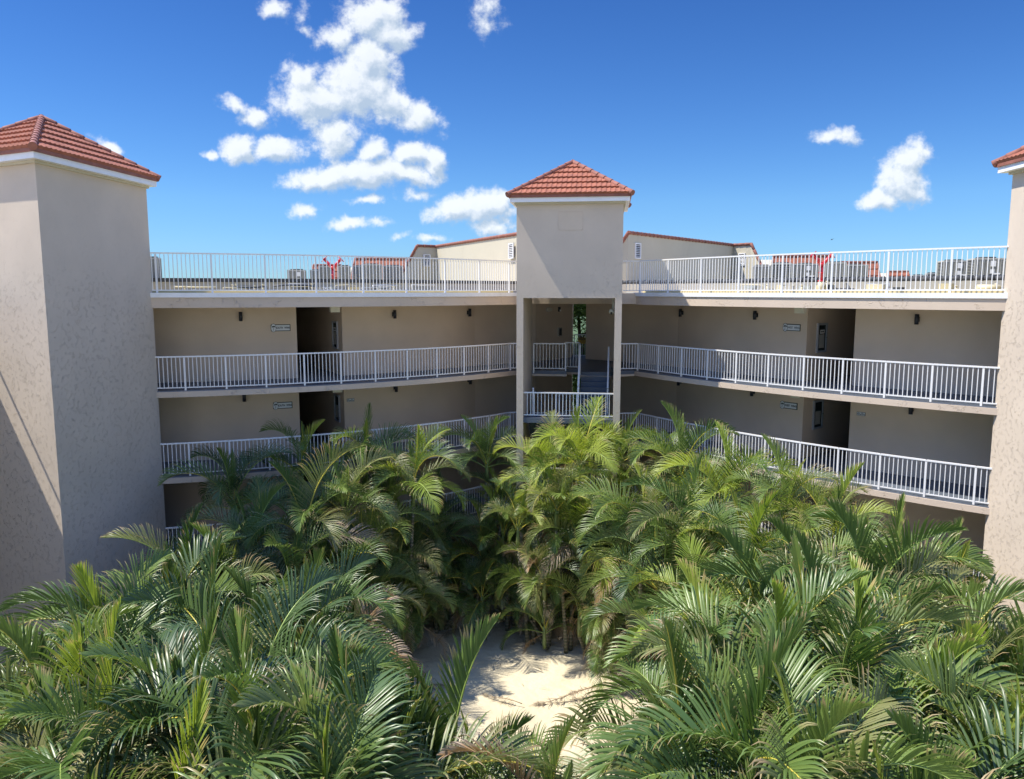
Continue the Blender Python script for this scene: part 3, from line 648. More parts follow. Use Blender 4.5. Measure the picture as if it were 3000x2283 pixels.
# ------------------------------------------------------------------ far rooftop houses with a red tiled slope
def tiled_house(label, X, Y, w, zt, slope_h, rz=0.0):
    t = thing('rooftop_house', label, 'roof structure', (X, Y, 0), 'far red tiled rooftop houses')
    ca, sa = cos(rz), sin(rz)
    def W(x, y): return (X+x*ca-y*sa, Y+x*sa+y*ca)
    zb = zt-slope_h
    m = MB(); m.prism([W(-w/2-.5, 1.0), W(w/2+.5, 1.0), W(w/2+.3, 4), W(-w/2-.3, 4)], -.05, [zb, zb, zt-.08, zt-.08]); m.build('wall', M['bulk'], t)
    m = MB(); e0, e1, t0, t1 = W(-w/2-.25, -.1), W(w/2+.25, -.1), W(-w/2, 1.05), W(w/2, 1.05)
    tile_face(m, (*e0, zb-.5), (*e1, zb-.5), (*t0, zt), (*t1, zt), 5, .06, .34)
    m.build('roof_tiles', M['tile'], t)
    m = MB(); hip_caps(m, (*t0, zt+.02), (*t1, zt+.02), .10, .4); hip_caps(m, (*e0, zb-.5), (*t0, zt), .08, .4); hip_caps(m, (*e1, zb-.5), (*t1, zt), .08, .4); m.build('ridge_tiles', M['ridge'], t)
tiled_house('red tiled rooftop house behind the three grey air conditioners on the left roof', -8.89, 52, 3.5, 2.20, 2.0)
tiled_house('smaller far red tiled rooftop house left of the pale red standpipe', -14.9, 62, 2.2, 2.12, 2.0)
tiled_house('red tiled rooftop house behind the bright red standpipe on the right roof', 17.9, 48, 3.3, 2.2, 2.0, -.15)
tiled_house('far red tiled rooftop house half hidden by an air conditioner on the right roof', 26.0, 58, 2.6, 2.2, 2.0, -.15)
tiled_house('smallest and farthest red tiled rooftop house on the right roof', 37.3, 75, 1.9, 1.95, 1.6, -.2)
# low grey building line far behind the left roof rail
t = thing('far_building', 'long low grey building seen through the left roof railing', 'building', (-24, 58, 0))
m = MB(); m.box((-22, 60, -2), (22, 6, 4.2)); m.build('wall', M['grey_wall'], t)
m = MB(); m.box((-22, 59.9, .55+.0), (22.6, 7, .12)); m.box((-22, 60, .3), (22.2, 6.4, .38)); m.build('roof_edge', M['parapet'], t)

# ------------------------------------------------------------------ air conditioners on the roofs
def ac_unit(label, X, Y, w, ztop, kind, rz):
    t = thing('air_conditioner', label, 'air conditioner', (X, Y, -.03), 'rooftop air conditioners')
    d = min(w, .85); h = .82; zb = ztop-h
    ca, sa = cos(rz), sin(rz)
    def W(x, y): return (X+x*ca-y*sa, Y+x*sa+y*ca)
    def B(m, x, y, z, sx, sy, sz): q = W(x, y); m.box((q[0], q[1], z), (sx, sy, sz), rz)
    m = MB(); B(m, 0, 0, zb+h/2, w-.07, d-.07, h-.06); m.build('coil', M['ac_dark'], t)
    m = MB()
    if kind == 'louver':
        n = 9
        for i in range(n): B(m, 0, 0, zb+.06+(h-.14)*i/(n-1), w-.02, d-.02, .014)
        for s in (-1, 0, 1): B(m, s*w*.28, -d/2+.012, zb+h/2, .012, .02, h-.05)
        m.build('louvres', M['ac'], t)
    else:
        n = int(w/.036)
        for i in range(n):
            x = -w/2+.03+(w-.06)*(i+.5)/n; B(m, x, -d/2+.018, zb+h/2, .014, .02, h-.05)
            if i % 3 == 1: B(m, x, -d/2+.010, zb+h/2, .020, .02, h-.05)
        for i in range(14): B(m, 0, .0, zb+.06+(h-.14)*i/13, w-.03, d-.10, .010)
        m.build('grille', M['ac'], t)
    m = MB(); B(m, 0, 0, zb+.02, w, d, .05); m.build('base_pan', M['ac'], t)
    m = MB(); B(m, 0, 0, ztop-.035, w, d, .05)
    for sx in (-1, 1):
        for sy in (-1, 1): B(m, sx*(w/2-.02), sy*(d/2-.02), zb+h/2, .045, .045, h-.05)
    m.build('casing', M['ac'], t)
    m = MB(); m.tube([(X, Y, ztop-.01), (X, Y, ztop+.035)], d*.36, 20); m.build('fan_guard', M['ac_dark'], t)
    m = MB()
    for sx in (-1, 1):
        for sy in (-1, 1): B(m, sx*(w/2-.08), sy*(d/2-.08), (zb-.03)/2-.015, .05, .05, zb+.03)
    m.build('stand', M['alu'], t)
    if kind == 'paper':
        for x, z, a, b in ((w*.12, zb+.62, .16, .19), (w*.10, zb+.36, .13, .14), (w*.25, zb+.28, .22, .05)):
            m = MB(); q = W(x, -d/2-.004); m.box((q[0], q[1], z), (a, .004, b), rz); m.build('label_plate', M['paper'], t)
        m = MB(); B(m, w*.2, -d/2+.0, zb+.14, w*.4, .008, .24); m.build('service_panel', M['dark_metal'], t)
ACS = [(-13.3, 29, .48, 1.26, 'fin', 'tall grey condenser right beside the left tower, on the left roof'),
 (-9.91, 36, .80, 1.00, 'paper', 'lowest condenser, leftmost of the row on the left roof'),
 (-9.5, 38, .60, 1.06, 'fin', 'condenser second from left in the left roof row, under a red tile roof'),
 (-8.85, 37, .60, 1.21, 'fin', 'condenser just left of the pale red standpipe'),
 (-7.92, 37, .56, 1.22, 'fin', 'condenser just right of the pale red standpipe'),
 (-7.50, 38.3, .56, 1.26, 'fin', 'condenser squeezed between two others right of the pale red standpipe'),
 (-6.65, 37, .97, 1.29, 'fin', 'tallest and widest condenser of the left roof row'),
 (-5.80, 38, .93, 1.26, 'fin', 'condenser at the right end of the left roof row'),
 (11.21, 35, .79, 1.17, 'fin', 'condenser at the left end of the right roof row, by the rooftop house'),
 (11.36, 33, .79, 1.20, 'louver', 'condenser with broad horizontal louvres on the right roof'),
 (12.70, 34, 1.08, 1.21, 'paper', 'wide condenser with white labels left of the bright red standpipe'),
 (13.61, 33, .83, 1.23, 'fin', 'condenser directly right of the bright red standpipe'),
 (14.93, 34, .89, 1.17, 'fin', 'condenser in front of the second red tile roof on the right'),
 (22.85, 44, .65, .94, 'fin', 'small far condenser in the gap of the right roof row, left of two'),
 (22.00, 41, .51, .98, 'louver', 'small far condenser in the gap of the right roof row, right of two'),
 (16.36, 29, .88, 1.15, 'paper', 'big condenser with two white labels standing alone on the right roof'),
 (16.33, 27, .92, 1.15, 'paper', 'nearest condenser with white papers, left of the right tower'),
 (17.77, 28, .60, 1.14, 'fin', 'condenser partly hidden behind the right tower edge')]
for X, Y, w, zt, kd, lb in ACS:
    ac_unit(lb, X, Y, w, zt, kd, math.atan2(X, -Y)*-.0+(-.25 if X > 0 else .2))

# ------------------------------------------------------------------ standpipes
def standpipe(label, X, Y, ztop):
    t = thing('standpipe', label, 'standpipe', (X, Y, -.03))
    m = MB(); m.tube([(X, Y, -.04), (X, Y, .38)], .10, 14); m.tube([(X, Y, -.035), (X, Y, .02)], .17, 14); m.build('base_pipe', M['cream'], t)
    m = MB(); m.tube([(X, Y, .38), (X, Y, .95)], .065, 14); m.tube([(X, Y, .93), (X, Y, 1.02)], .11, 14); m.tube([(X, Y, .36), (X, Y, .41)], .105, 14); m.tube([(X, Y, .66), (X, Y, .70)], .1, 14); m.build('riser', M['red'], t)
    for s in (-1, 1):
        m = MB(); a = Vector((X, Y, .96)); b = a+Vector((s*.17, -.02, .17)); c = b+Vector((s*.10, 0, .12)); m.tube([a, b, c], [.07, .065, .055], 12); m.tube([c, c+Vector((s*.05, 0, .05))], .065, 12)
        br = m.build('hose_outlet', M['red'], t)
        d = (Vector((s, 0, 1))).normalized(); e = c+d*.10; m = MB(); m.tube([c+d*.06, e], .04, 10); m.tube([e, e+d*.025], .08, 12); m.tube([e+Vector((-.11*s, 0, .11)), e+Vector((.11*s, 0, -.11))], .018, 8); m.build('outlet_cap', M['red'], br)
standpipe('pale red two-way fire standpipe on the left roof, against the sky', -7.30, 31.9, 1.37)
standpipe('bright red two-way fire standpipe on the right roof, before a red tile roof', 11.08, 28.0, 1.29)
t = thing('vent_cylinder', 'cream horizontal drum low on the right roof beside the right tower', 'roof drum', (13.75, 22.5, 0))
m = MB(); m.tube([(13.47, 22.6, .10), (14.02, 22.4, .10)], .11, 18); m.build('drum', M['cream'], t)
m = MB(); m.box((13.6, 22.55, -.02), (.06, .2, .06)); m.box((13.9, 22.44, -.02), (.06, .2, .06)); m.build('cradle', M['alu'], t)

# ------------------------------------------------------------------ wall lamps, signs, cabinets
def on_wall(side, deg, out=0.0):
    """point on the wall face, outward unit (to the courtyard), along unit (to the viewer's right)"""
    c, r = (CL, RL) if side == 'L' else (CR, RR)
    p = ap(c, r-WW+out, deg); nr = (p-c).normalized(); al = Vector((-nr.y, nr.x))
    if al.x < 0: al = -al
    return p, nr, al
def wall_lamp(side, deg, z, label):
    p, nr, al = on_wall(side, deg); t = thing('wall_lamp', label, 'wall lamp', (p.x, p.y, z), 'cylinder wall lamps')
    rz = math.atan2(al.y, al.x)
    q = p+nr*.02; m = MB(); m.box((q.x, q.y, z), (.10, .04, .16), rz); m.build('bracket', M['dark_metal'], t)
    q = p+nr*.13; m = MB(); m.tube([(q.x, q.y, z-.16), (q.x, q.y, z+.16)], .062, 16); q2 = p+nr*.07; m.box((q2.x, q2.y, z), (.05, .08, .05), rz); m.build('lamp_body', M['dark_metal'], t)
spots = ['left of the SOUTH WING plates', 'between the corridor and the stair tower', 'close to the stair tower']
for z, fl in ((-.85, 'top walkway of the left wing'), (-3.68, 'second walkway of the left wing')):
    for d, sp in zip((-69.93, -53.17, -36.29), spots):
        if d == -36.29: d = -42.2
        wall_lamp('L', d, z, 'black wall lamp %s, %s' % (sp, fl))
spots = ['close to the stair tower', 'left of the WEST WING plates', 'right of the corridor']
for z, fl in ((-.85, 'top walkway of the right wing'), (-3.68, 'second walkway of the right wing')):
    for d, sp in zip((-151.9, -144.6, -133.83), spots):
        wall_lamp('R', d, z, 'black wall lamp %s, %s' % (sp, fl))
def plane_matrix(p, z, nr, al, out):
    q = p+nr*out; mt = Matrix(((al.x, 0, nr.x, q.x), (al.y, 0, nr.y, q.y), (0, 1, 0, z), (0, 0, 0, 1))); return mt
def ring_prism(m, mat4, pts, d0, d1):
    """extrude a 2-D outline (in the wall plane) between depths d0, d1"""
    n = len(m.v); k = len(pts)
    for d in (d0, d1):
        for x, y in pts: m.v.append(tuple(mat4 @ Vector((x, y, d))))
    m.face([n+i for i in range(k)][::-1]); m.face([n+k+i for i in range(k)])
    for i in range(k): j = (i+1) % k; m.face((n+i, n+j, n+k+j, n+k+i))
def rect(x0, y0, x1, y1): return [(x0, y0), (x1, y0), (x1, y1), (x0, y1)]
def ell(cx, cy, rx, ry, n=24): return [(cx+rx*cos(2*pi*i/n), cy+ry*sin(2*pi*i/n)) for i in range(n)]
def wing_sign(side, deg, z, txt, label, thin=False):
    p, nr, al = on_wall(side, deg); t = thing('wing_sign', label, 'sign', (p.x, p.y, z)); mt = plane_matrix(p, z, nr, al, 0)
    m = MB(); ring_prism(m, mt, rect(-.33, -.12, .34, .12), .0, .020); m.build('plate', M['green_edge'], t)
    m = MB(); ring_prism(m, mt, rect(-.30, -.095, .315, .095), .0205, .024); m.build('face', M['sign_face'], t)
    m = MB(); ring_prism(m, mt, ell(-.245, 0, .095, .15), .0245, .030); m.build('emblem_rim', M['ink'], t)
    m = MB(); ring_prism(m, mt, ell(-.245, 0, .085, .138), .0305, .033); em = m.build('emblem', M['sign_face'], t)
    m = MB()
    ring_prism(m, mt, [(-.262, -.10), (-.250, -.10), (-.236, .035), (-.244, .035)], .0335, .036)
    for a in (20, 55, 95, 130, 165, 200, -15):
        q = radians(a); x1, y1 = -.24+.055*cos(q), .04+.045*sin(q); x2, y2 = -.24+.075*cos(q), .02+.05*sin(q)-.01
        w_ = .010; nx, ny = -sin(q)*w_, cos(q)*w_
        ring_prism(m, mt, [(-.24-nx*.4, .04-ny*.4), (x1-nx, y1-ny), (x2, y2), (x1+nx, y1+ny), (-.24+nx*.4, .04+ny*.4)], .0335, .036)
    m.build('palm_drawing', M['ink'], em)
    text_mesh(txt, .088, 'lettering', M['ink'], t, mt @ Matrix.Translation((.085, -.003, .0255)) @ Matrix.Diagonal((.88, 1.1, 1, 1)), .001, .0008 if thin else .003)
wing_sign('L', -65.97, -1.27, 'SOUTH  WING', 'SOUTH WING name plate with palm emblem on the top floor of the left wing')
wing_sign('L', -66.05, -4.06, 'SOUTH  WING', 'SOUTH WING name plate with palm emblem on the lower floor of the left wing')
wing_sign('R', -141.81, -1.25, 'WEST  WING', 'WEST WING name plate with palm emblem on the top floor of the right wing', True)
wing_sign('R', -141.77, -4.03, 'WEST  WING', 'WEST WING name plate with palm emblem on the lower floor of the right wing')
def smoke_sign(side, deg, z, label):
    p, nr, al = on_wall(side, deg); t = thing('no_smoking_sign', label, 'sign', (p.x, p.y, z)); mt = plane_matrix(p, z, nr, al, 0)
    m = MB(); ring_prism(m, mt, rect(-.14, -.06, .14, .06), .0, .010); m.build('plate', M['ink'], t)
    m = MB(); ring_prism(m, mt, rect(-.13, -.05, .13, .05), .0105, .013); m.build('face', M['sign_face'], t)
    m = MB()
    pts = ell(-.085, 0, .038, .038, 20); pin = ell(-.085, 0, .029, .029, 20)
    for i in range(20): j = (i+1) % 20; ring_prism(m, mt, [pts[i], pts[j], pin[j], pin[i]], .0135, .015)
    ring_prism(m, mt, [(-.112, .022), (-.106, .028), (-.058, -.022), (-.064, -.028)], .0152, .016); ring_prism(m, mt, rect(-.108, -.005, -.062, .005), .0135, .0145)
    m.build('no_smoking_symbol', M['ink'], t)
    text_mesh('NO\nSMOKING', .040, 'lettering', M['ink'], t, mt @ Matrix.Translation((.045, .0, .0135)), .001, .0015)
smoke_sign('L', -58.6, -4.03, 'small NO SMOKING plate beside the corridor of the left wing')
smoke_sign('R', -136.81, -4.02, 'small NO SMOKING plate beside the corridor of the right wing')
def cabinet(side, z, label, paper):
    c, r = (CL, RL) if side == 'L' else (CR, RR)
    A = LWALL if side == 'L' else RWALL
    p0, p1 = ap(c, r-WW-.22, A[1]), ap(c, r-WW-.22, A[2]); mid = ap(c, r-WW, (A[1]+A[2])/2); dirn = (c-mid).normalized(); wd = (p1-p0).normalized()
    base = p1 if side == 'L' else p0
    nr = -wd if side == 'L' else wd                     # out of that corridor wall
    p = base+dirn*(.62 if side == 'L' else .78); al = Vector((-nr.y, nr.x))
    if (al.x*1.0) < 0: al = -al
    t = thing('notice_cabinet', label, 'notice cabinet', (p.x, p.y, z), 'framed corridor cabinets'); mt = plane_matrix(p, z, nr, al, 0)
    w, h = .34, .52
    m = MB()
    for q in (rect(-w, -h, -w+.07, h), rect(w-.07, -h, w, h), rect(-w+.07, h-.07, w-.07, h), rect(-w+.07, -h, w-.07, -h+.07)): ring_prism(m, mt, q, .0, .06)
    m.build('frame', M['alu'], t)
    m = MB(); ring_prism(m, mt, rect(-w+.07, -h+.07, w-.07, h-.07), .0, .035); gl_ = m.build('glass_door', M['glass'], t)
    m = MB(); ring_prism(m, mt, rect(-.20, -.36, .17, .12), .036, .037); m.build('notice_sheet', M['parapet'], gl_)
    if paper:
        m = MB(); ring_prism(m, mt, rect(-.14, .15, .16, .28), .038, .040); m.build('paper_slip', M['paper'], t)
        m = MB(); ring_prism(m, mt, rect(-.10, .185, -.03, .245), .0405, .0415); ring_prism(m, mt, rect(.0, .185, .12, .245), .0405, .0415); m.build('slip_print', M['ink'], t)
    m = MB(); ring_prism(m, mt, ell(w-.035, 0, .018, .018, 10), .0605, .075); m.build('lock', M['dark_metal'], t)
cabinet('L', -1.62, 'glazed notice cabinet in the top corridor of the left wing', True)
cabinet('L', -4.42, 'glazed notice cabinet in the lower corridor of the left wing', False)
cabinet('R', -1.62, 'glazed notice cabinet in the top corridor of the right wing', True)
cabinet('R', -4.38, 'glazed notice cabinet in the lower corridor of the right wing', False)
def ceiling_light(side, zc, label):
    c, r = (CL, RL) if side == 'L' else (CR, RR)
    A = LWALL if side == 'L' else RWALL
    fr = .62 if side == 'L' else .27
    p = ap(c, r-1.1, A[1]+(A[2]-A[1])*fr); nr = (p-c).normalized(); rz = math.atan2(nr.x, -nr.y)
    t = thing('walkway_light', label, 'light fitting', (p.x, p.y, zc), 'box lights in front of the corridors')
    m = MB(); m.box((p.x, p.y, zc-.03), (.36, .2, .05), rz); m.build('mount', M['lamp_white'], t)
    m = MB(); m.box((p.x, p.y, zc-.13), (.33, .17, .155), rz); m.build('diffuser', M['lamp_white'], t)
ceiling_light('L', -.50, 'cream box light over the top corridor of the left wing'); ceiling_light('L', -3.32, 'cream box light over the lower corridor of the left wing')
ceiling_light('R', -.50, 'cream box light over the top corridor of the right wing'); ceiling_light('R', -3.32, 'cream box light over the lower corridor of the right wing')

# ------------------------------------------------------------------ things in the stair hall
def wall_pt(x, y): return Vector((x, y))
d_ = (Vector((2.85, 36.8))-Vector((1.05, 34.4))).normalized(); n_ = Vector((d_.y, -d_.x))      # left hall wall, outward to the viewer
def hall_mt(s, z, out=0): p = Vector((1.05, 34.4))+d_*s; return p, plane_matrix(p, z, n_, d_, out)
p, mt = hall_mt(1.0, -.80); t = thing('hall_light', 'round frosted light on the hall wall behind the stairs', 'light fitting', (p.x, p.y, -.8))
m = MB(); ring_prism(m, mt, ell(0, 0, .21, .10), 0, .03); m.build('base', M['alu'], t); m = MB(); ring_prism(m, mt, ell(0, 0, .19, .085), .031, .10); m.build('globe', M['lamp_white'], t)
p, mt = hall_mt(1.85, -.80); t = thing('alarm_strobe', 'small black and white alarm box on the hall wall near the gap', 'alarm', (p.x, p.y, -.8))
m = MB(); ring_prism(m, mt, rect(-.07, -.11, .07, .11), 0, .06); m.build('housing', M['dark_metal'], t); m = MB(); ring_prism(m, mt, rect(-.01, -.10, .065, -.01), .061, .09); m.build('lens', M['paper'], t)
p, mt = hall_mt(1.90, -1.84); t = thing('fire_extinguisher_box', 'dark wall box at chest height near the gap in the hall', 'wall box', (p.x, p.y, -1.84))
m = MB(); ring_prism(m, mt, rect(-.14, -.20, .14, .20), 0, .07); m.build('box', M['parapet'], t); m = MB(); ring_prism(m, mt, rect(-.10, -.16, .10, .16), .071, .075); m.build('door', M['dark_metal'], t)
cp = tp(TWd-.30, .9); t = thing('security_camera', 'white dome camera on a bracket at the right pillar of the stair tower', 'camera', (cp.x, cp.y, -.6))
m = MB(); m.box((cp.x, cp.y, -.50), (.07, .07, .30)); m.box((cp.x, cp.y, -.28), (.05, .05, .14)); m.build('bracket', M['lamp_white'], t)
m = MB(); m.tube([(cp.x-.04, cp.y-.06, -.66), (cp.x-.06, cp.y-.12, -.72), (cp.x-.07, cp.y-.16, -.75)], [.09, .10, .07], 14); m.build('dome', M['lamp_white'], t)
m = MB(); m.tube([(cp.x-.07, cp.y-.155, -.745), (cp.x-.08, cp.y-.19, -.77)], .045, 12); m.build('lens', M['dark_metal'], t)
t = thing('caution_sign', 'yellow and black CAUTION SLIPPERY WHEN WET sign on the white gate', 'sign', (3.32, 36.86, -2.18))
mt = Matrix(((1, 0, 0, 3.33), (0, 0, -1, 36.87), (0, 1, 0, -2.30), (0, 0, 0, 1)))
m = MB(); ring_prism(m, mt, rect(-.18, -.15, .18, .15), .0, .01); m.build('plate', M['yellow'], t)
m = MB(); ring_prism(m, mt, rect(-.165, .03, .165, .14), .0105, .012); m.build('header', M['ink'], t)
text_mesh('CAUTION', .082, 'header_lettering', M['yellow'], t, mt @ Matrix.Translation((0, .083, .0125)), .001, .002)
text_mesh('SLIPPERY\nWHEN WET', .062, 'lettering', M['ink'], t, mt @ Matrix.Translation((0, -.055, .0105)), .001, .0015)
# small notice at the stair foot
t = thing('notice_plate', 'small green notice tied to the right stair handrail', 'sign', (3.73, 29.0, -2.9))
m = MB(); m.box((3.80, 29.3, -3.0), (.02, .2, .26)); m.build('plate', M['green_edge'], t)

# ------------------------------------------------------------------ bird
t = thing('bird', 'tiny dark bird gliding in the sky above the right roof', 'bird', (24.4, 60, 3.94))
m = MB(); m.tube([(24.33, 60, 3.94), (24.4, 60, 3.95), (24.48, 60, 3.955)], [.006, .024, .01], 8)
m.build('body', M['dark_metal'], t)
for s in (-1, 1):
    m = MB(); m.quad((24.36, 60, 3.95), (24.44, 60, 3.955), (24.52, 60+s*.17, 4.02), (24.46, 60+s*.18, 4.01)); m.quad((24.36, 60, 3.954), (24.44, 60, 3.959), (24.52, 60+s*.17, 4.023), (24.46, 60+s*.18, 4.013)); m.build('wing', M['dark_metal'], t)

# ------------------------------------------------------------------ palms
def frond_mesh(name, seed, a0, a1, L=2.35, npair=50, leafL=.70, vee=40, twist=0, side=0.0, fold=1.0, droop=1.0, thin=1.0, petiole=.17, broken=0):
    """feather leaf: midrib along +x rising in x-z; returns mesh data with slots leaf, midrib"""
    rnd = random.Random(seed)
    n = 26; pts = []; p = Vector((0, 0, 0)); tang = []
    for i in range(n+1):
        s = i/n; a = radians(a0+(a1-a0)*s**1.55); yaw = side*s*s
        t = Vector((cos(a)*cos(yaw), cos(a)*sin(yaw), sin(a))); pts.append(p.copy()); tang.append(t); p = p+t*(L/n)
    def at(s):
        f = min(s, .9999)*n; i = int(f); q = f-i; return pts[i].lerp(pts[i+1], q), tang[i].lerp(tang[i+1], q).normalized()
    m = MB(); rad = [(.017*(1-i/n)**.8+.003) for i in range(n+1)]; rad[0] = .032; rad[1] = .024
    m.tube([pts[i] for i in range(0, n+1)], rad, 6, 1)
    for i in range(npair*2):
        sd = 1 if i % 2 else -1; k = i//2; s = petiole+(1-petiole)*((k+rnd.uniform(-.25, .25))/npair) if i > 1 else petiole
        s = min(max(s, petiole), .995)
        if rnd.random() < broken: continue
        c, T = at(s); up0 = Vector((-T.z, 0, T.x)) if abs(T.y) < .2 else T.cross(Vector((-T.y, T.x, 0)).normalized())*-1
        S_ = up0.cross(T).normalized(); N_ = T.cross(S_).normalized()
        if N_.z < 0 and a1 > -60 and T.x > 0: N_ = -N_
        tw = radians(twist)*s; S2 = S_*cos(tw)+N_*sin(tw); N2 = N_*cos(tw)-S_*sin(tw)
        q = (s-petiole)/(1-petiole)
        phi = radians((62-40*q**1.2)*fold+rnd.uniform(-4, 4)); v = radians(vee+rnd.uniform(-7, 7))
        ln = leafL*(.62+.62*sin(pi*min(1, q*.9+.14))**.8-.42*q)*rnd.uniform(.9, 1.06); ln = max(ln, .16)
        d = T*cos(phi)+(S2*sd*cos(v)+N2*sin(v))*sin(phi); d.normalize()
        w0 = .0118*thin*rnd.uniform(.85, 1.1); seg = 7; dr = droop*rnd.uniform(.75, 1.35); cr = rnd.random()
        base = len(m.v); pc = c+N2*.004; W = (T-d*T.dot(d)).normalized()
        for j in range(seg+1):
            t = j/seg; w = w0*(.45+.55*min(1, t*4))*(1-t**2.6)**.7 if j < seg else .001
            W = (W-d*W.dot(d)).normalized(); nn = d.cross(W)
            m.v += [tuple(pc-W*w), tuple(pc+nn*w*.38), tuple(pc+W*w)]
            g = (.035+1.9*t**3.6)*dr*(1.15 if ln > .4 else .8)
            d = (d+Vector((0, 0, -1))*g*.34).normalized(); pc = pc+d*(ln/seg)
        for j in range(seg):
            a = base+3*j; u0, u1 = j/seg, (j+1)/seg
            m.face((a, a+1, a+4, a+3), 0, [(u0, cr), (u0, cr), (u1, cr), (u1, cr)], True)
            m.face((a+1, a+2, a+5, a+4), 0, [(u0, cr), (u0, cr), (u1, cr), (u1, cr)], True)
    o = m.build(name, [LEAF['green'], M['rachis']]); me = o.data; bpy.data.objects.remove(o); return me
SH = {}
def fm(kind, i, **kw):
    SH.setdefault(kind, []).append(frond_mesh('frond', hash_(kind)+i, **kw))
    kn = dict(kw); kn['thin'] = kw.get('thin', 1)*1.62; kn['npair'] = int(kw.get('npair', 50)*.84)      # broad-leaved, for the big palms
    SH.setdefault(kind+'_broad', []).append(frond_mesh('frond', hash_(kind)+i+50, **kn))
def hash_(s): return sum(ord(ch)*(k+1) for k, ch in enumerate(s))*31
for i in range(3):
    fm('erect', i, a0=84-i*4, a1=12-i*18, L=2.5, vee=40, twist=(-25, 18, 35)[i], side=(.1, -.2, .25)[i], droop=.85)
    fm('high', i, a0=70-i*4, a1=-38-i*14, L=2.45, vee=42, twist=(30, -35, 10)[i], side=(.25, -.3, .1)[i], droop=1.0)
    fm('mid', i, a0=52-i*5, a1=-66-i*8, L=2.35, vee=36, twist=(-30, 25, 45)[i], side=(-.25, .3, .1)[i], droop=1.05, broken=.06)
    fm('low', i, a0=24-i*6, a1=-84-i*2, L=2.2, vee=26, twist=(20, -25, 0)[i], side=(.3, -.2, .1)[i], droop=1.15, broken=.12)
for i in range(2):
    fm('spear', i, a0=88, a1=80-i*8, L=1.9, vee=20, fold=.20, droop=.10, leafL=.5, thin=1.1, npair=34, petiole=.3)
    fm('young', i, a0=86, a1=52-i*12, L=2.2, vee=62, twist=0, fold=.62, droop=.35, leafL=.6, npair=42, petiole=.25)
    fm('hang', i, a0=-8-i*20, a1=-88, L=1.9, vee=5, twist=40, side=.3, droop=1.9, npair=36, thin=.7, broken=.15, leafL=.55)
VAR = {}
def variant(kind, i, leaf, rach):
    k = (kind, i, leaf, rach)
    if k not in VAR:
        me = SH[kind][i].copy(); me.materials[0] = LEAF[leaf]; me.materials[1] = M[rach]; me.name = 'frond'; VAR[k] = me
    return VAR[k]
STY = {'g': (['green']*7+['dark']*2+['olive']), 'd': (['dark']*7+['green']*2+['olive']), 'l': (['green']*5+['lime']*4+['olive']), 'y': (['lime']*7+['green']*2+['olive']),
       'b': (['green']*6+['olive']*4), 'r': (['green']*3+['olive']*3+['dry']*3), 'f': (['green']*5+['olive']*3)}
def add_frond(root, kind, i, leaf, rach, loc, az, tilt, roll, sc):
    o = bpy.data.objects.new('frond', variant(kind, i, leaf, rach)); COL.objects.link(o); o.parent = root
    o.matrix_local = Matrix.Translation(loc) @ Matrix.Rotation(az, 4, 'Z') @ Matrix.Rotation(tilt, 4, 'Y') @ Matrix.Rotation(roll, 4, 'X') @ Matrix.Scale(sc, 4)
    return o
CURV = {'erect': (80, -6), 'high': (66, -52), 'mid': (47, -74), 'low': (18, -86), 'hang': (-18, -88)}
def over_clearing(root, hub, az, s, kd):
    """does this frond hang between the stair and the open sand, or shade the middle of it?"""
    g0 = ORG[root.name]; a0, a1 = CURV[kd]; r = z = 0; shade = False
    for i in range(1, 13):
        a = radians(a0+(a1-a0)*(i/12)**1.55); r += cos(a)*.2*s; z += sin(a)*.2*s
        if i % 3: continue
        for w in (-.5, 0, .5):
            x = g0.x+hub.x+cos(az)*r-sin(az)*w; y = g0.y+hub.y+sin(az)*r+cos(az)*w; zt = g0.z+hub.z+z
            yg = y*GZ/min(zt, -1)
            if 10.5 < y < 24.5 and 20.4 < yg < 28.5 and -.108 < x/y < .075+(.01 if y > 18 else 0): return 2
            xs = x+(zt-GZ)*.562
            if -2.3 < xs < 1.6 and 20 < y < 26.6: shade = True
    return 1 if shade else 0
def crown(root, hub, rnd, style, sc, n, dead, sfx=''):
    """hub in the palm's own coordinates"""
    az = rnd.uniform(0, 2*pi); hub = Vector(hub)
    plan = ['spear', 'young', 'erect', 'high', 'high', 'high', 'high', 'mid', 'mid', 'mid', 'low', 'low', 'mid', 'low', 'high'][:n]
    for q, kd in enumerate(plan):
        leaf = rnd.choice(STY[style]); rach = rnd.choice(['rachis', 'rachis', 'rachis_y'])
        if kd in ('spear', 'young'): leaf = rnd.choice(['green', 'lime'] if style in 'yl' else ['green', 'green', 'green', 'lime'])
        if kd == 'low' and style in 'br' and rnd.random() < .6 : leaf = rnd.choice(['olive', 'dry', 'tan'])
        if leaf in ('dry', 'tan'): rach = 'rachis_d'
        i = rnd.randrange(len(SH[kd])); s = sc*rnd.uniform(.88, 1.12)*(1 if kd != 'spear' else rnd.uniform(.7, 1))
        if kd not in ('spear', 'young'):
            for _ in range(14):                    # keep the sand clearing open: no frond grows out over it
                oc = over_clearing(root, hub, az, s, kd)
                if oc < 2: break
                az += rnd.uniform(.35, .6)
            if oc == 2 or (oc == 1 and rnd.random() < .38): continue
        loc = hub+Vector((cos(az), sin(az), 0))*.03-Vector((0, 0, .035*q*.6))
        add_frond(root, kd+sfx, i, leaf, rach, loc, az, rnd.uniform(-.12, .12), rnd.uniform(-.3, .3), s)
        az += 2.39996+rnd.uniform(-.3, .3)
    for q in range(dead):
        add_frond(root, 'hang'+sfx, rnd.randrange(2), rnd.choice(['dry', 'tan', 'dry', 'olive']), 'rachis_d', hub-Vector((0, 0, .25)), az, rnd.uniform(-.1, .2), rnd.uniform(-.3, .3), sc*rnd.uniform(.7, 1)); az += 2.0
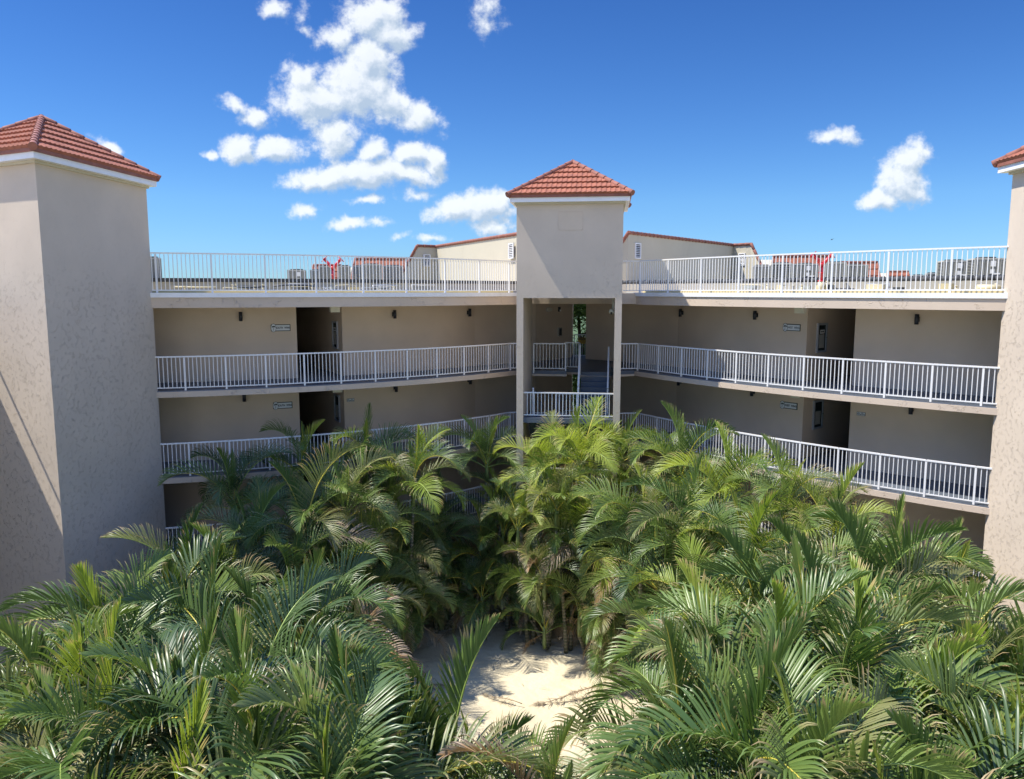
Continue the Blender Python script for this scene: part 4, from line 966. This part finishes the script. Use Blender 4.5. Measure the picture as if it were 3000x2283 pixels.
def palm(X, Y, Z, style, sc, label, k):
    sc *= 1.22 if Y < 14.5 else (1.12 if Y < 19.5 else (1.04 if Y < 23 else .97))
    rnd = random.Random(100+k*17)
    lx, ly = rnd.uniform(-.5, .5), rnd.uniform(-.35, .35)
    gx, gy = X-lx, Y-ly
    root = thing('palm_tree', label, 'palm', (gx, gy, GZ))
    sfx = '_broad' if Y < 19.5 else ''
    H = Z-GZ; sc *= rnd.uniform(.90, 1.10)
    def stem(bx, by, tx, ty, h, mat):
        n = 9; pts = []; rad = []
        for i in range(n+1):
            t = i/n; pts.append((gx+bx+(tx-bx)*t**1.4, gy+by+(ty-by)*t**1.4, GZ-.05+(h-.75*sc)*t)); rad.append(.075-.022*t)
        m = MB(); m.tube(pts, rad, 10); m.build('trunk', M['trunk'], root)
        b = Vector(pts[-1]); d = (b-Vector(pts[-2])).normalized(); e = Vector((gx+tx, gy+ty, GZ+h+.02))
        m = MB(); m.tube([b-d*.03, b+(e-b)*.25, b+(e-b)*.7, e], [.056, .072, .055, .034], 10); m.build('crownshaft', mat, root)
    sm = M['shaft_orange'] if style in 'f' or (style in 'br' and rnd.random() < .5) else M['shaft_green']
    stem(0, 0, lx, ly, H, sm)
    crown(root, (lx, ly, H), rnd, style, sc, 12+rnd.randrange(3), 1 if style in 'br' else (1 if rnd.random() < .5 else 0), sfx)
    if style == 'r': crown(root, (lx, ly, H-.2), rnd, style, sc*.9, 0, 4)
    # a second, lower stem of the same clump
    if H > 3.6 and k not in SINGLE:
        a = rnd.uniform(0, 2*pi); q = rnd.uniform(.45, .9); h2 = H*rnd.uniform(.66, .84); tx, ty = cos(a)*q, sin(a)*q
        stem(.25*cos(a), .25*sin(a), tx, ty, h2, M['shaft_green'])
        crown(root, (tx, ty, h2), rnd, 'd' if style in 'dg' else style, sc*.88, 8 if sfx else 9, 1 if rnd.random() < .4 else 0, sfx)
    if k in SINGLE:                                # palms round the clearing keep a full skirt of low stems
        for q in range(3 if H > 4 else 2 if H > 3 else 1):
            a = rnd.uniform(0, 2*pi); h2 = H*(.66, .42, .24)[q] if H > 3 else H*.55; tx, ty = cos(a)*.7, sin(a)*.7
            stem(.2*cos(a), .2*sin(a), tx, ty, h2, M['shaft_green']); crown(root, (tx, ty, h2), rnd, 'g' if style in 'yl' else style, sc*(.95, .9, .8)[q], 12, 2 if style in 'rb' else 1)
    if style == 'f':
        top = Vector((gx+lx, gy+ly, GZ+H-.45))
        for az, cu in ((pi*1.12, -1), (pi*.98, .15), (pi*.1, .3)):
            m = MB(); p = top.copy(); pts = [p.copy()]; el = .5
            for i in range(8): el -= .16 if cu > 0 else .26; p = p+Vector((cos(az)*cos(el), sin(az)*cos(el), sin(el)))*.12; pts.append(p.copy())
            m.tube(pts, [.03-.002*i for i in range(9)], 7); st = m.build('flower_stalk', M['rachis_y'], root)
            m = MB()
            for i in range(60):
                b = pts[3+i % 6]; d = Vector((rnd.gauss(cos(az)*.5, .5), rnd.gauss(sin(az)*.5, .5), rnd.gauss(.1, .35))).normalized()
                m.tube([b, b+d*.10, b+d*.2+Vector((0, 0, -.03))], .0035, 4)
            if cu > 0: m.build('flower_sprays', M['rachis_y'], st)
    return root
SINGLE = set([16, 18, 19, 20, 21, 22, 33, 34, 35, 36, 37, 38, 39, 52, 54, 64, 65, 66, 67, 75, 76, 77, 78, 79, 80, 81, 82])
PALMS = [
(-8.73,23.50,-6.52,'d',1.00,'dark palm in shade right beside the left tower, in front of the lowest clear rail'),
(-6.94,25.00,-5.82,'g',1.00,'green palm reaching up below the lower SOUTH WING sign'),
(-4.99,26.00,-5.96,'g',1.00,'feathery palm standing right under the small no smoking plate of the left wing'),
(-3.34,25.50,-6.33,'y',1.00,'yellow-green palm covering the curved rail of the left wing, midway to the stair tower'),
(-0.91,27.50,-6.11,'g',0.95,'slender palm against the left wing rail just left of the stair tower pillar'),
(1.13,26.00,-6.20,'l',1.00,'light green palm in front of the left pillar of the stair tower'),
(2.27,25.40,-5.67,'y',1.05,'bright yellow-green palm in front of the stair tower landing rail'),
(3.74,26.50,-5.73,'y',1.00,'yellowish palm rising before the right pillar of the stair tower'),
(5.49,24.50,-5.86,'g',1.00,'green palm with an upright spear leaf, first one right of the stair tower rail'),
(6.37,22.50,-6.23,'l',1.00,'pale green palm half way along the rail of the right wing'),
(7.39,20.50,-6.11,'g',1.05,'tall palm with a dark unopened spear in front of the lower WEST WING corridor'),
(8.31,19.50,-6.45,'l',1.00,'palm arching over the lower right wing rail, right of the tall spear'),
(9.21,18.00,-7.35,'g',1.00,'palm whose fronds overlap the dark wall under the lower right wing rail'),
(9.89,17.00,-7.58,'g',1.00,'upright palm nearest to the foot of the right tower along the wing'),
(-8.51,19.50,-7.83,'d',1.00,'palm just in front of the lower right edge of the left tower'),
(-7.33,21.00,-7.31,'g',1.05,'palm with a large bowed frond in front of the dark shaded palm'),
(-6.10,22.00,-7.07,'b',1.10,'olive brown palm with a long bowed frond below the SOUTH WING corridor'),
(-5.20,23.50,-6.82,'g',1.00,'blue-green palm in the second row under the left wing corridor opening'),
(-4.23,25.50,-7.69,'g',1.00,'palm with a tall bare stem in the left middle of the garden'),
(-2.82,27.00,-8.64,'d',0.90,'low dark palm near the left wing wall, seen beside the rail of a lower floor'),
(-0.32,27.00,-8.64,'l',1.00,'light palm with fans open toward the left of the stair tower foot'),
(1.54,26.00,-8.17,'g',0.95,'palm with a folded flat frond under the stair tower'),
(2.16,24.80,-7.96,'y',1.10,'vivid lime palm directly above the sand clearing'),
(3.99,23.00,-7.22,'g',1.05,'broad green palm right of the lime coloured palm'),
(5.14,21.00,-7.05,'g',1.05,'palm with dense dark fans below the middle of the right wing rail'),
(6.24,19.50,-7.21,'l',1.05,'palm with pale ribs left of the tall yellow stemmed frond'),
(7.17,18.00,-7.48,'g',1.10,'palm with a bright yellow midrib standing straight up on the right'),
(7.98,16.50,-7.38,'g',1.05,'palm with drooping strands in front of the lowest right wing rail'),
(8.88,15.50,-7.86,'b',1.00,'palm with a brown bowed frond close to the right tower wall'),
(-8.64,16.00,-7.95,'g',1.05,'silvery palm in front of the shaded lower left tower wall'),
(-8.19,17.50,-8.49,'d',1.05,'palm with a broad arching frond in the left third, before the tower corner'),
(-7.16,19.00,-8.15,'b',1.00,'palm holding a pale dead leaf among green fans'),
(-6.03,20.00,-7.96,'g',1.00,'dense palm left of the middle, behind the olive drooping fans'),
(-5.05,22.00,-8.55,'b',1.00,'palm with straw coloured fans left of the hidden lower rail'),
(-4.11,24.50,-9.52,'b',0.95,'withered brownish palm beside the visible piece of lower rail'),
(-2.37,27.30,-10.66,'d',0.85,'short dark palm with a leaning trunk at the back edge of the sand'),
(2.85,24.60,-9.40,'r',1.00,'short palm with orange dried fronds at the right back of the sand clearing'),
(3.33,24.00,-10.51,'r',0.90,'very short palm with brown skirts at the right rim of the sand'),
(1.13,25.60,-9.93,'r',0.90,'short bushy palm at the back edge of the sand, before the tower foot'),
(-0.07,27.20,-10.36,'d',0.85,'low dark seedling palm right of the leaning trunk'),
(4.20,21.00,-8.26,'g',1.00,'palm with blue-green leaflets right of the orange dried fronds'),
(5.00,19.00,-8.52,'l',1.05,'palm with fine curling tips in the right middle of the garden'),
(5.76,17.00,-7.93,'g',1.10,'palm with long horizontal fans right of the thin bare spear'),
(6.44,15.50,-7.72,'g',1.10,'palm with a striped yellow midrib in the right third'),
(7.36,14.50,-8.21,'g',1.00,'palm with combed vertical leaflets in the right third near the tower'),
(8.15,13.50,-8.02,'b',1.00,'palm with dry tips right in front of the right tower foot'),
(9.60,14.00,-8.26,'g',1.00,'palm cut by the right edge of the picture below the sunlit tower wall'),
(-8.61,13.50,-8.11,'b',1.00,'palm at the left edge whose pale fronds hang over the shaded wall'),
(-7.60,13.50,-8.29,'d',1.05,'palm with one steep bright frond near the left edge'),
(-7.27,15.00,-8.54,'b',1.05,'palm with greyish brown combs in the left middle'),
(-6.39,16.00,-8.25,'d',1.05,'palm with shiny curled leaflets in the left middle'),
(-5.18,16.50,-8.43,'d',1.00,'palm with ribbons bowing right, left of the dried palm by the sand'),
(-4.13,18.50,-9.47,'r',0.95,'half dead palm with a brown stem at the left edge of the sand'),
(-4.96,14.00,-8.02,'d',1.05,'palm with a big glossy bow in the lower left middle'),
(-4.48,16.00,-9.16,'d',1.00,'dark palm with upright comb left of the sand clearing'),
(3.86,14.50,-8.14,'g',1.10,'large palm at the right rim of the sand with a tall straight frond'),
(4.50,13.00,-7.46,'g',1.10,'palm with blue-green vertical leaflets in the lower right middle'),
(5.57,12.50,-7.41,'b',1.10,'palm with a golden frond bowed to the left in the lower right'),
(6.61,12.00,-8.10,'g',1.05,'palm with steep diagonal leaflets in the lower right'),
(7.48,11.50,-7.98,'b',1.05,'palm with orange tipped leaves near the lower right edge'),
(-6.16,11.50,-7.82,'f',1.05,'palm with an orange crownshaft and a yellow flower stalk at the lower left'),
(-6.64,10.50,-8.13,'b',1.00,'palm with wide brown striped fronds in the lower left corner'),
(-5.24,12.00,-7.71,'d',1.05,'dark palm right of the palm with the orange crownshaft'),
(-3.84,11.00,-7.62,'d',1.05,'palm with dusky combs at the bottom, left of the middle'),
(-3.64,12.50,-8.34,'g',1.05,'palm with a tall rib standing left of the sand at the bottom'),
(-2.05,11.00,-8.11,'g',1.05,'palm with rows of curled green ribbons at the bottom left of the sand'),
(-1.11,12.50,-8.39,'g',1.00,'palm with a light green new leaf at the bottom rim of the sand'),
(0.54,11.00,-8.46,'r',0.80,'palm with an ochre folded leaf at the very bottom beside the sand'),
(2.85,11.80,-8.04,'g',1.10,'palm with a great fan spread over the right side of the sand'),
(3.29,10.50,-7.60,'l',1.05,'palm with a thick lime petiole at the bottom right of the middle'),
(4.13,10.00,-7.34,'g',1.05,'palm with dark combs at the bottom of the right third'),
(5.17,10.00,-8.23,'b',1.05,'palm with russet leaflets at the bottom right'),
(6.17,10.00,-8.23,'g',1.00,'palm with crossing green fans at the bottom right'),
(7.41,10.50,-8.28,'g',1.00,'palm in the lower right corner'),
(-4.91,10.00,-8.37,'b',1.00,'palm with a brown shaded fan at the bottom left'),
(-2.49,9.50,-7.54,'g',1.00,'palm with glossy ribbons cut by the bottom edge left of the sand'),
(-5.29,21.00,-8.53,'g',1.00,'short palm under the tall bare stem in the left middle'),
(-4.58,23.50,-8.16,'g',1.00,'low bushy palm in front of the hidden rail, left of centre'),
(-3.79,25.00,-8.90,'b',0.95,'low palm with brownish fans in front of the lowest left rail'),
(-2.98,26.80,-9.52,'g',0.90,'small dark green palm between the brownish fans and the leaning trunk'),
(-1.16,27.20,-9.39,'g',1.00,'low palm behind the sand, left of the lime coloured palm'),
(-4.43,21.50,-9.35,'b',0.95,'low palm with curved brown tips at the left rim of the sand'),
(-5.15,18.50,-8.68,'g',1.00,'low palm with dark glossy combs left of the half dead palm'),
]
for k, a in enumerate(PALMS): palm(*a, k)

# ------------------------------------------------------------------ fallen dry fronds on the sand
def fallen(label, X, Y, az, sc, kind='hang', leaf='tan'):
    t = thing('fallen_frond', label, 'fallen frond', (X, Y, GZ))
    o = bpy.data.objects.new('dry_leaf', DRYM); COL.objects.link(o); o.parent = t
    o.matrix_local = Matrix.Translation((0, 0, .06)) @ Matrix.Rotation(az, 4, 'Z') @ Matrix.Scale(sc, 4)
def dry_mesh():
    rnd = random.Random(11); m = MB(); n = 14
    pts = [Vector((i/n*2.3, .16*sin(i/n*3.2), .10+.10*sin(i/n*5))) for i in range(n+1)]; m.tube(pts, [.022-.0013*i for i in range(n+1)], 6, 1)
    for i in range(150):
        s = rnd.uniform(.25, 1); p = pts[min(n, int(s*n))].copy(); a = rnd.gauss(0, 1.0); l = rnd.uniform(.15, .42); b = len(m.v); d = Vector((cos(a), sin(a)*.9, rnd.uniform(-.1, .3))).normalized(); cr = rnd.random(); tw = rnd.uniform(-1, 1)
        for j in range(6):
            w = .010*(1-j/5)+.001; sdv = Vector((-d.y, d.x, rnd.uniform(-.4, .4))).normalized(); m.v += [tuple(p-sdv*w), tuple(p+sdv*w)]
            d = (d+Vector((-d.y*tw*.35, d.x*tw*.35, -.13))).normalized(); p = p+d*l/5; p.z = max(p.z, -.03)
        for j in range(5): q = b+2*j; m.face((q, q+1, q+3, q+2), 0, [(j/5, cr)]*4, True)
    o = m.build('dry_leaf', [LEAF['tan'], M['rachis_d']]); me = o.data; bpy.data.objects.remove(o); return me
DRYM = dry_mesh()
fallen('grey dry frond lying across the right side of the sand clearing', 2.9, 22.6, pi*1.12, 1.05)
fallen('curled dry frond in the middle of the sand clearing', .3, 21.6, 2.6, .6)
fallen('dry frond scraps near the bottom right of the sand clearing', 2.4, 18.7, pi*.95, .8)
fallen('dry frond at the left edge of the sand under the half dead palm', -3.2, 22.3, .3, .7)
fallen('brown dry frond under the palms left behind the sand clearing', -2.6, 25.6, 1.0, .8)
fallen('dry frond leaning over the sand beside the leaning trunk', -.9, 26.9, .2, .9)
fallen('small dry frond at the back right of the sand under the orange fronds', 3.2, 25.2, 2.2, .7)

# ------------------------------------------------------------------ low leaf litter and seedlings among the palms
def litter():
    rnd = random.Random(5); m = MB()
    for i in range(5200):
        x, y = rnd.uniform(-14, 14), rnd.uniform(7, 29)
        if -2.6 < x-(.6*(y-22)/8) < 2.6 and 17 < y < 27.5 and rnd.random() < .90: continue
        a = rnd.uniform(0, 2*pi); l = rnd.uniform(.08, .4); d = Vector((cos(a), sin(a), 0)); w = rnd.uniform(.006, .014); z = GZ+rnd.uniform(.01, .06); sdv = Vector((-d.y, d.x, 0))*w
        p = Vector((x, y, z)); q = p+d*l/2+Vector((0, 0, rnd.uniform(0, .05))); r_ = p+d*l; b = len(m.v)
        m.v += [tuple(p-sdv*.4), tuple(p+sdv*.4), tuple(q-sdv), tuple(q+sdv), tuple(r_-sdv*.2), tuple(r_+sdv*.2)]
        cr = rnd.random(); m.face((b, b+1, b+3, b+2), 0, [(.2, cr)]*4); m.face((b+2, b+3, b+5, b+4), 0, [(.7, cr)]*4)
    o = m.build('leaf_litter', LEAF['tan'], kind='stuff'); o['label'] = 'thin dry leaf litter on the sand under the palms'
litter()

# ------------------------------------------------------------------ broadleaf tree behind the gap between the wings
def leaf_tree(label, X, Y, zb, zt, R, n, seed):
    rnd = random.Random(seed); t = thing('broadleaf_tree', label, 'tree', (X, Y, zb))
    m = MB(); m.tube([(X, Y, zb), (X+.1, Y, zb+(zt-zb)*.4), (X-.1, Y+.2, zb+(zt-zb)*.75)], [.25, .18, .07], 10)
    for k in range(7):
        a = rnd.uniform(0, 2*pi); z0 = zb+(zt-zb)*rnd.uniform(.35, .65); m.tube([(X, Y, z0), (X+cos(a)*R*.4, Y+sin(a)*R*.4, z0+1.0), (X+cos(a)*R*.75, Y+sin(a)*R*.75, z0+2.0)], [.09, .06, .02], 7)
    m.build('trunk', M['bark'], t)
    m = MB(); cl = [(X+rnd.uniform(-R, R)*.75, Y+rnd.uniform(-R, R)*.75, rnd.uniform(zb+(zt-zb)*.12, zt-.8), rnd.uniform(.6, 1.3)) for _ in range(46)]
    for i in range(n):
        cx, cy, cz, cr_ = rnd.choice(cl); d = Vector((rnd.gauss(0, 1), rnd.gauss(0, 1), rnd.gauss(0, 1))).normalized()*cr_*rnd.uniform(.7, 1.05)
        p = Vector((cx, cy, cz))+d; a = Vector((rnd.gauss(0, 1), rnd.gauss(0, 1), rnd.gauss(-.3, .7))).normalized(); b = a.cross(d.normalized()+Vector((.1, 0, .1))).normalized(); l, w = rnd.uniform(.08, .15), rnd.uniform(.035, .06)
        k = len(m.v); m.v += [tuple(p-a*l), tuple(p+b*w), tuple(p+a*l), tuple(p-b*w)]; cr = rnd.random(); m.face((k, k+1, k+2, k+3), 0, [(.2, cr)]*4)
    m.build('crown', M['tree_leaf'], t)
leaf_tree('dark green broadleaf tree seen through the narrow gap behind the hall gate', 4.1, 46.5, GZ+4, .9, 2.3, 30000, 4)
leaf_tree('lighter shrubby tree in the gap below the hall floor', 4.0, 43, GZ, -6.0, 1.3, 5000, 9)

S.cycles.max_bounces = 7; S.cycles.diffuse_bounces = 4; S.cycles.glossy_bounces = 2; S.cycles.transmission_bounces = 3; S.cycles.transparent_max_bounces = 4
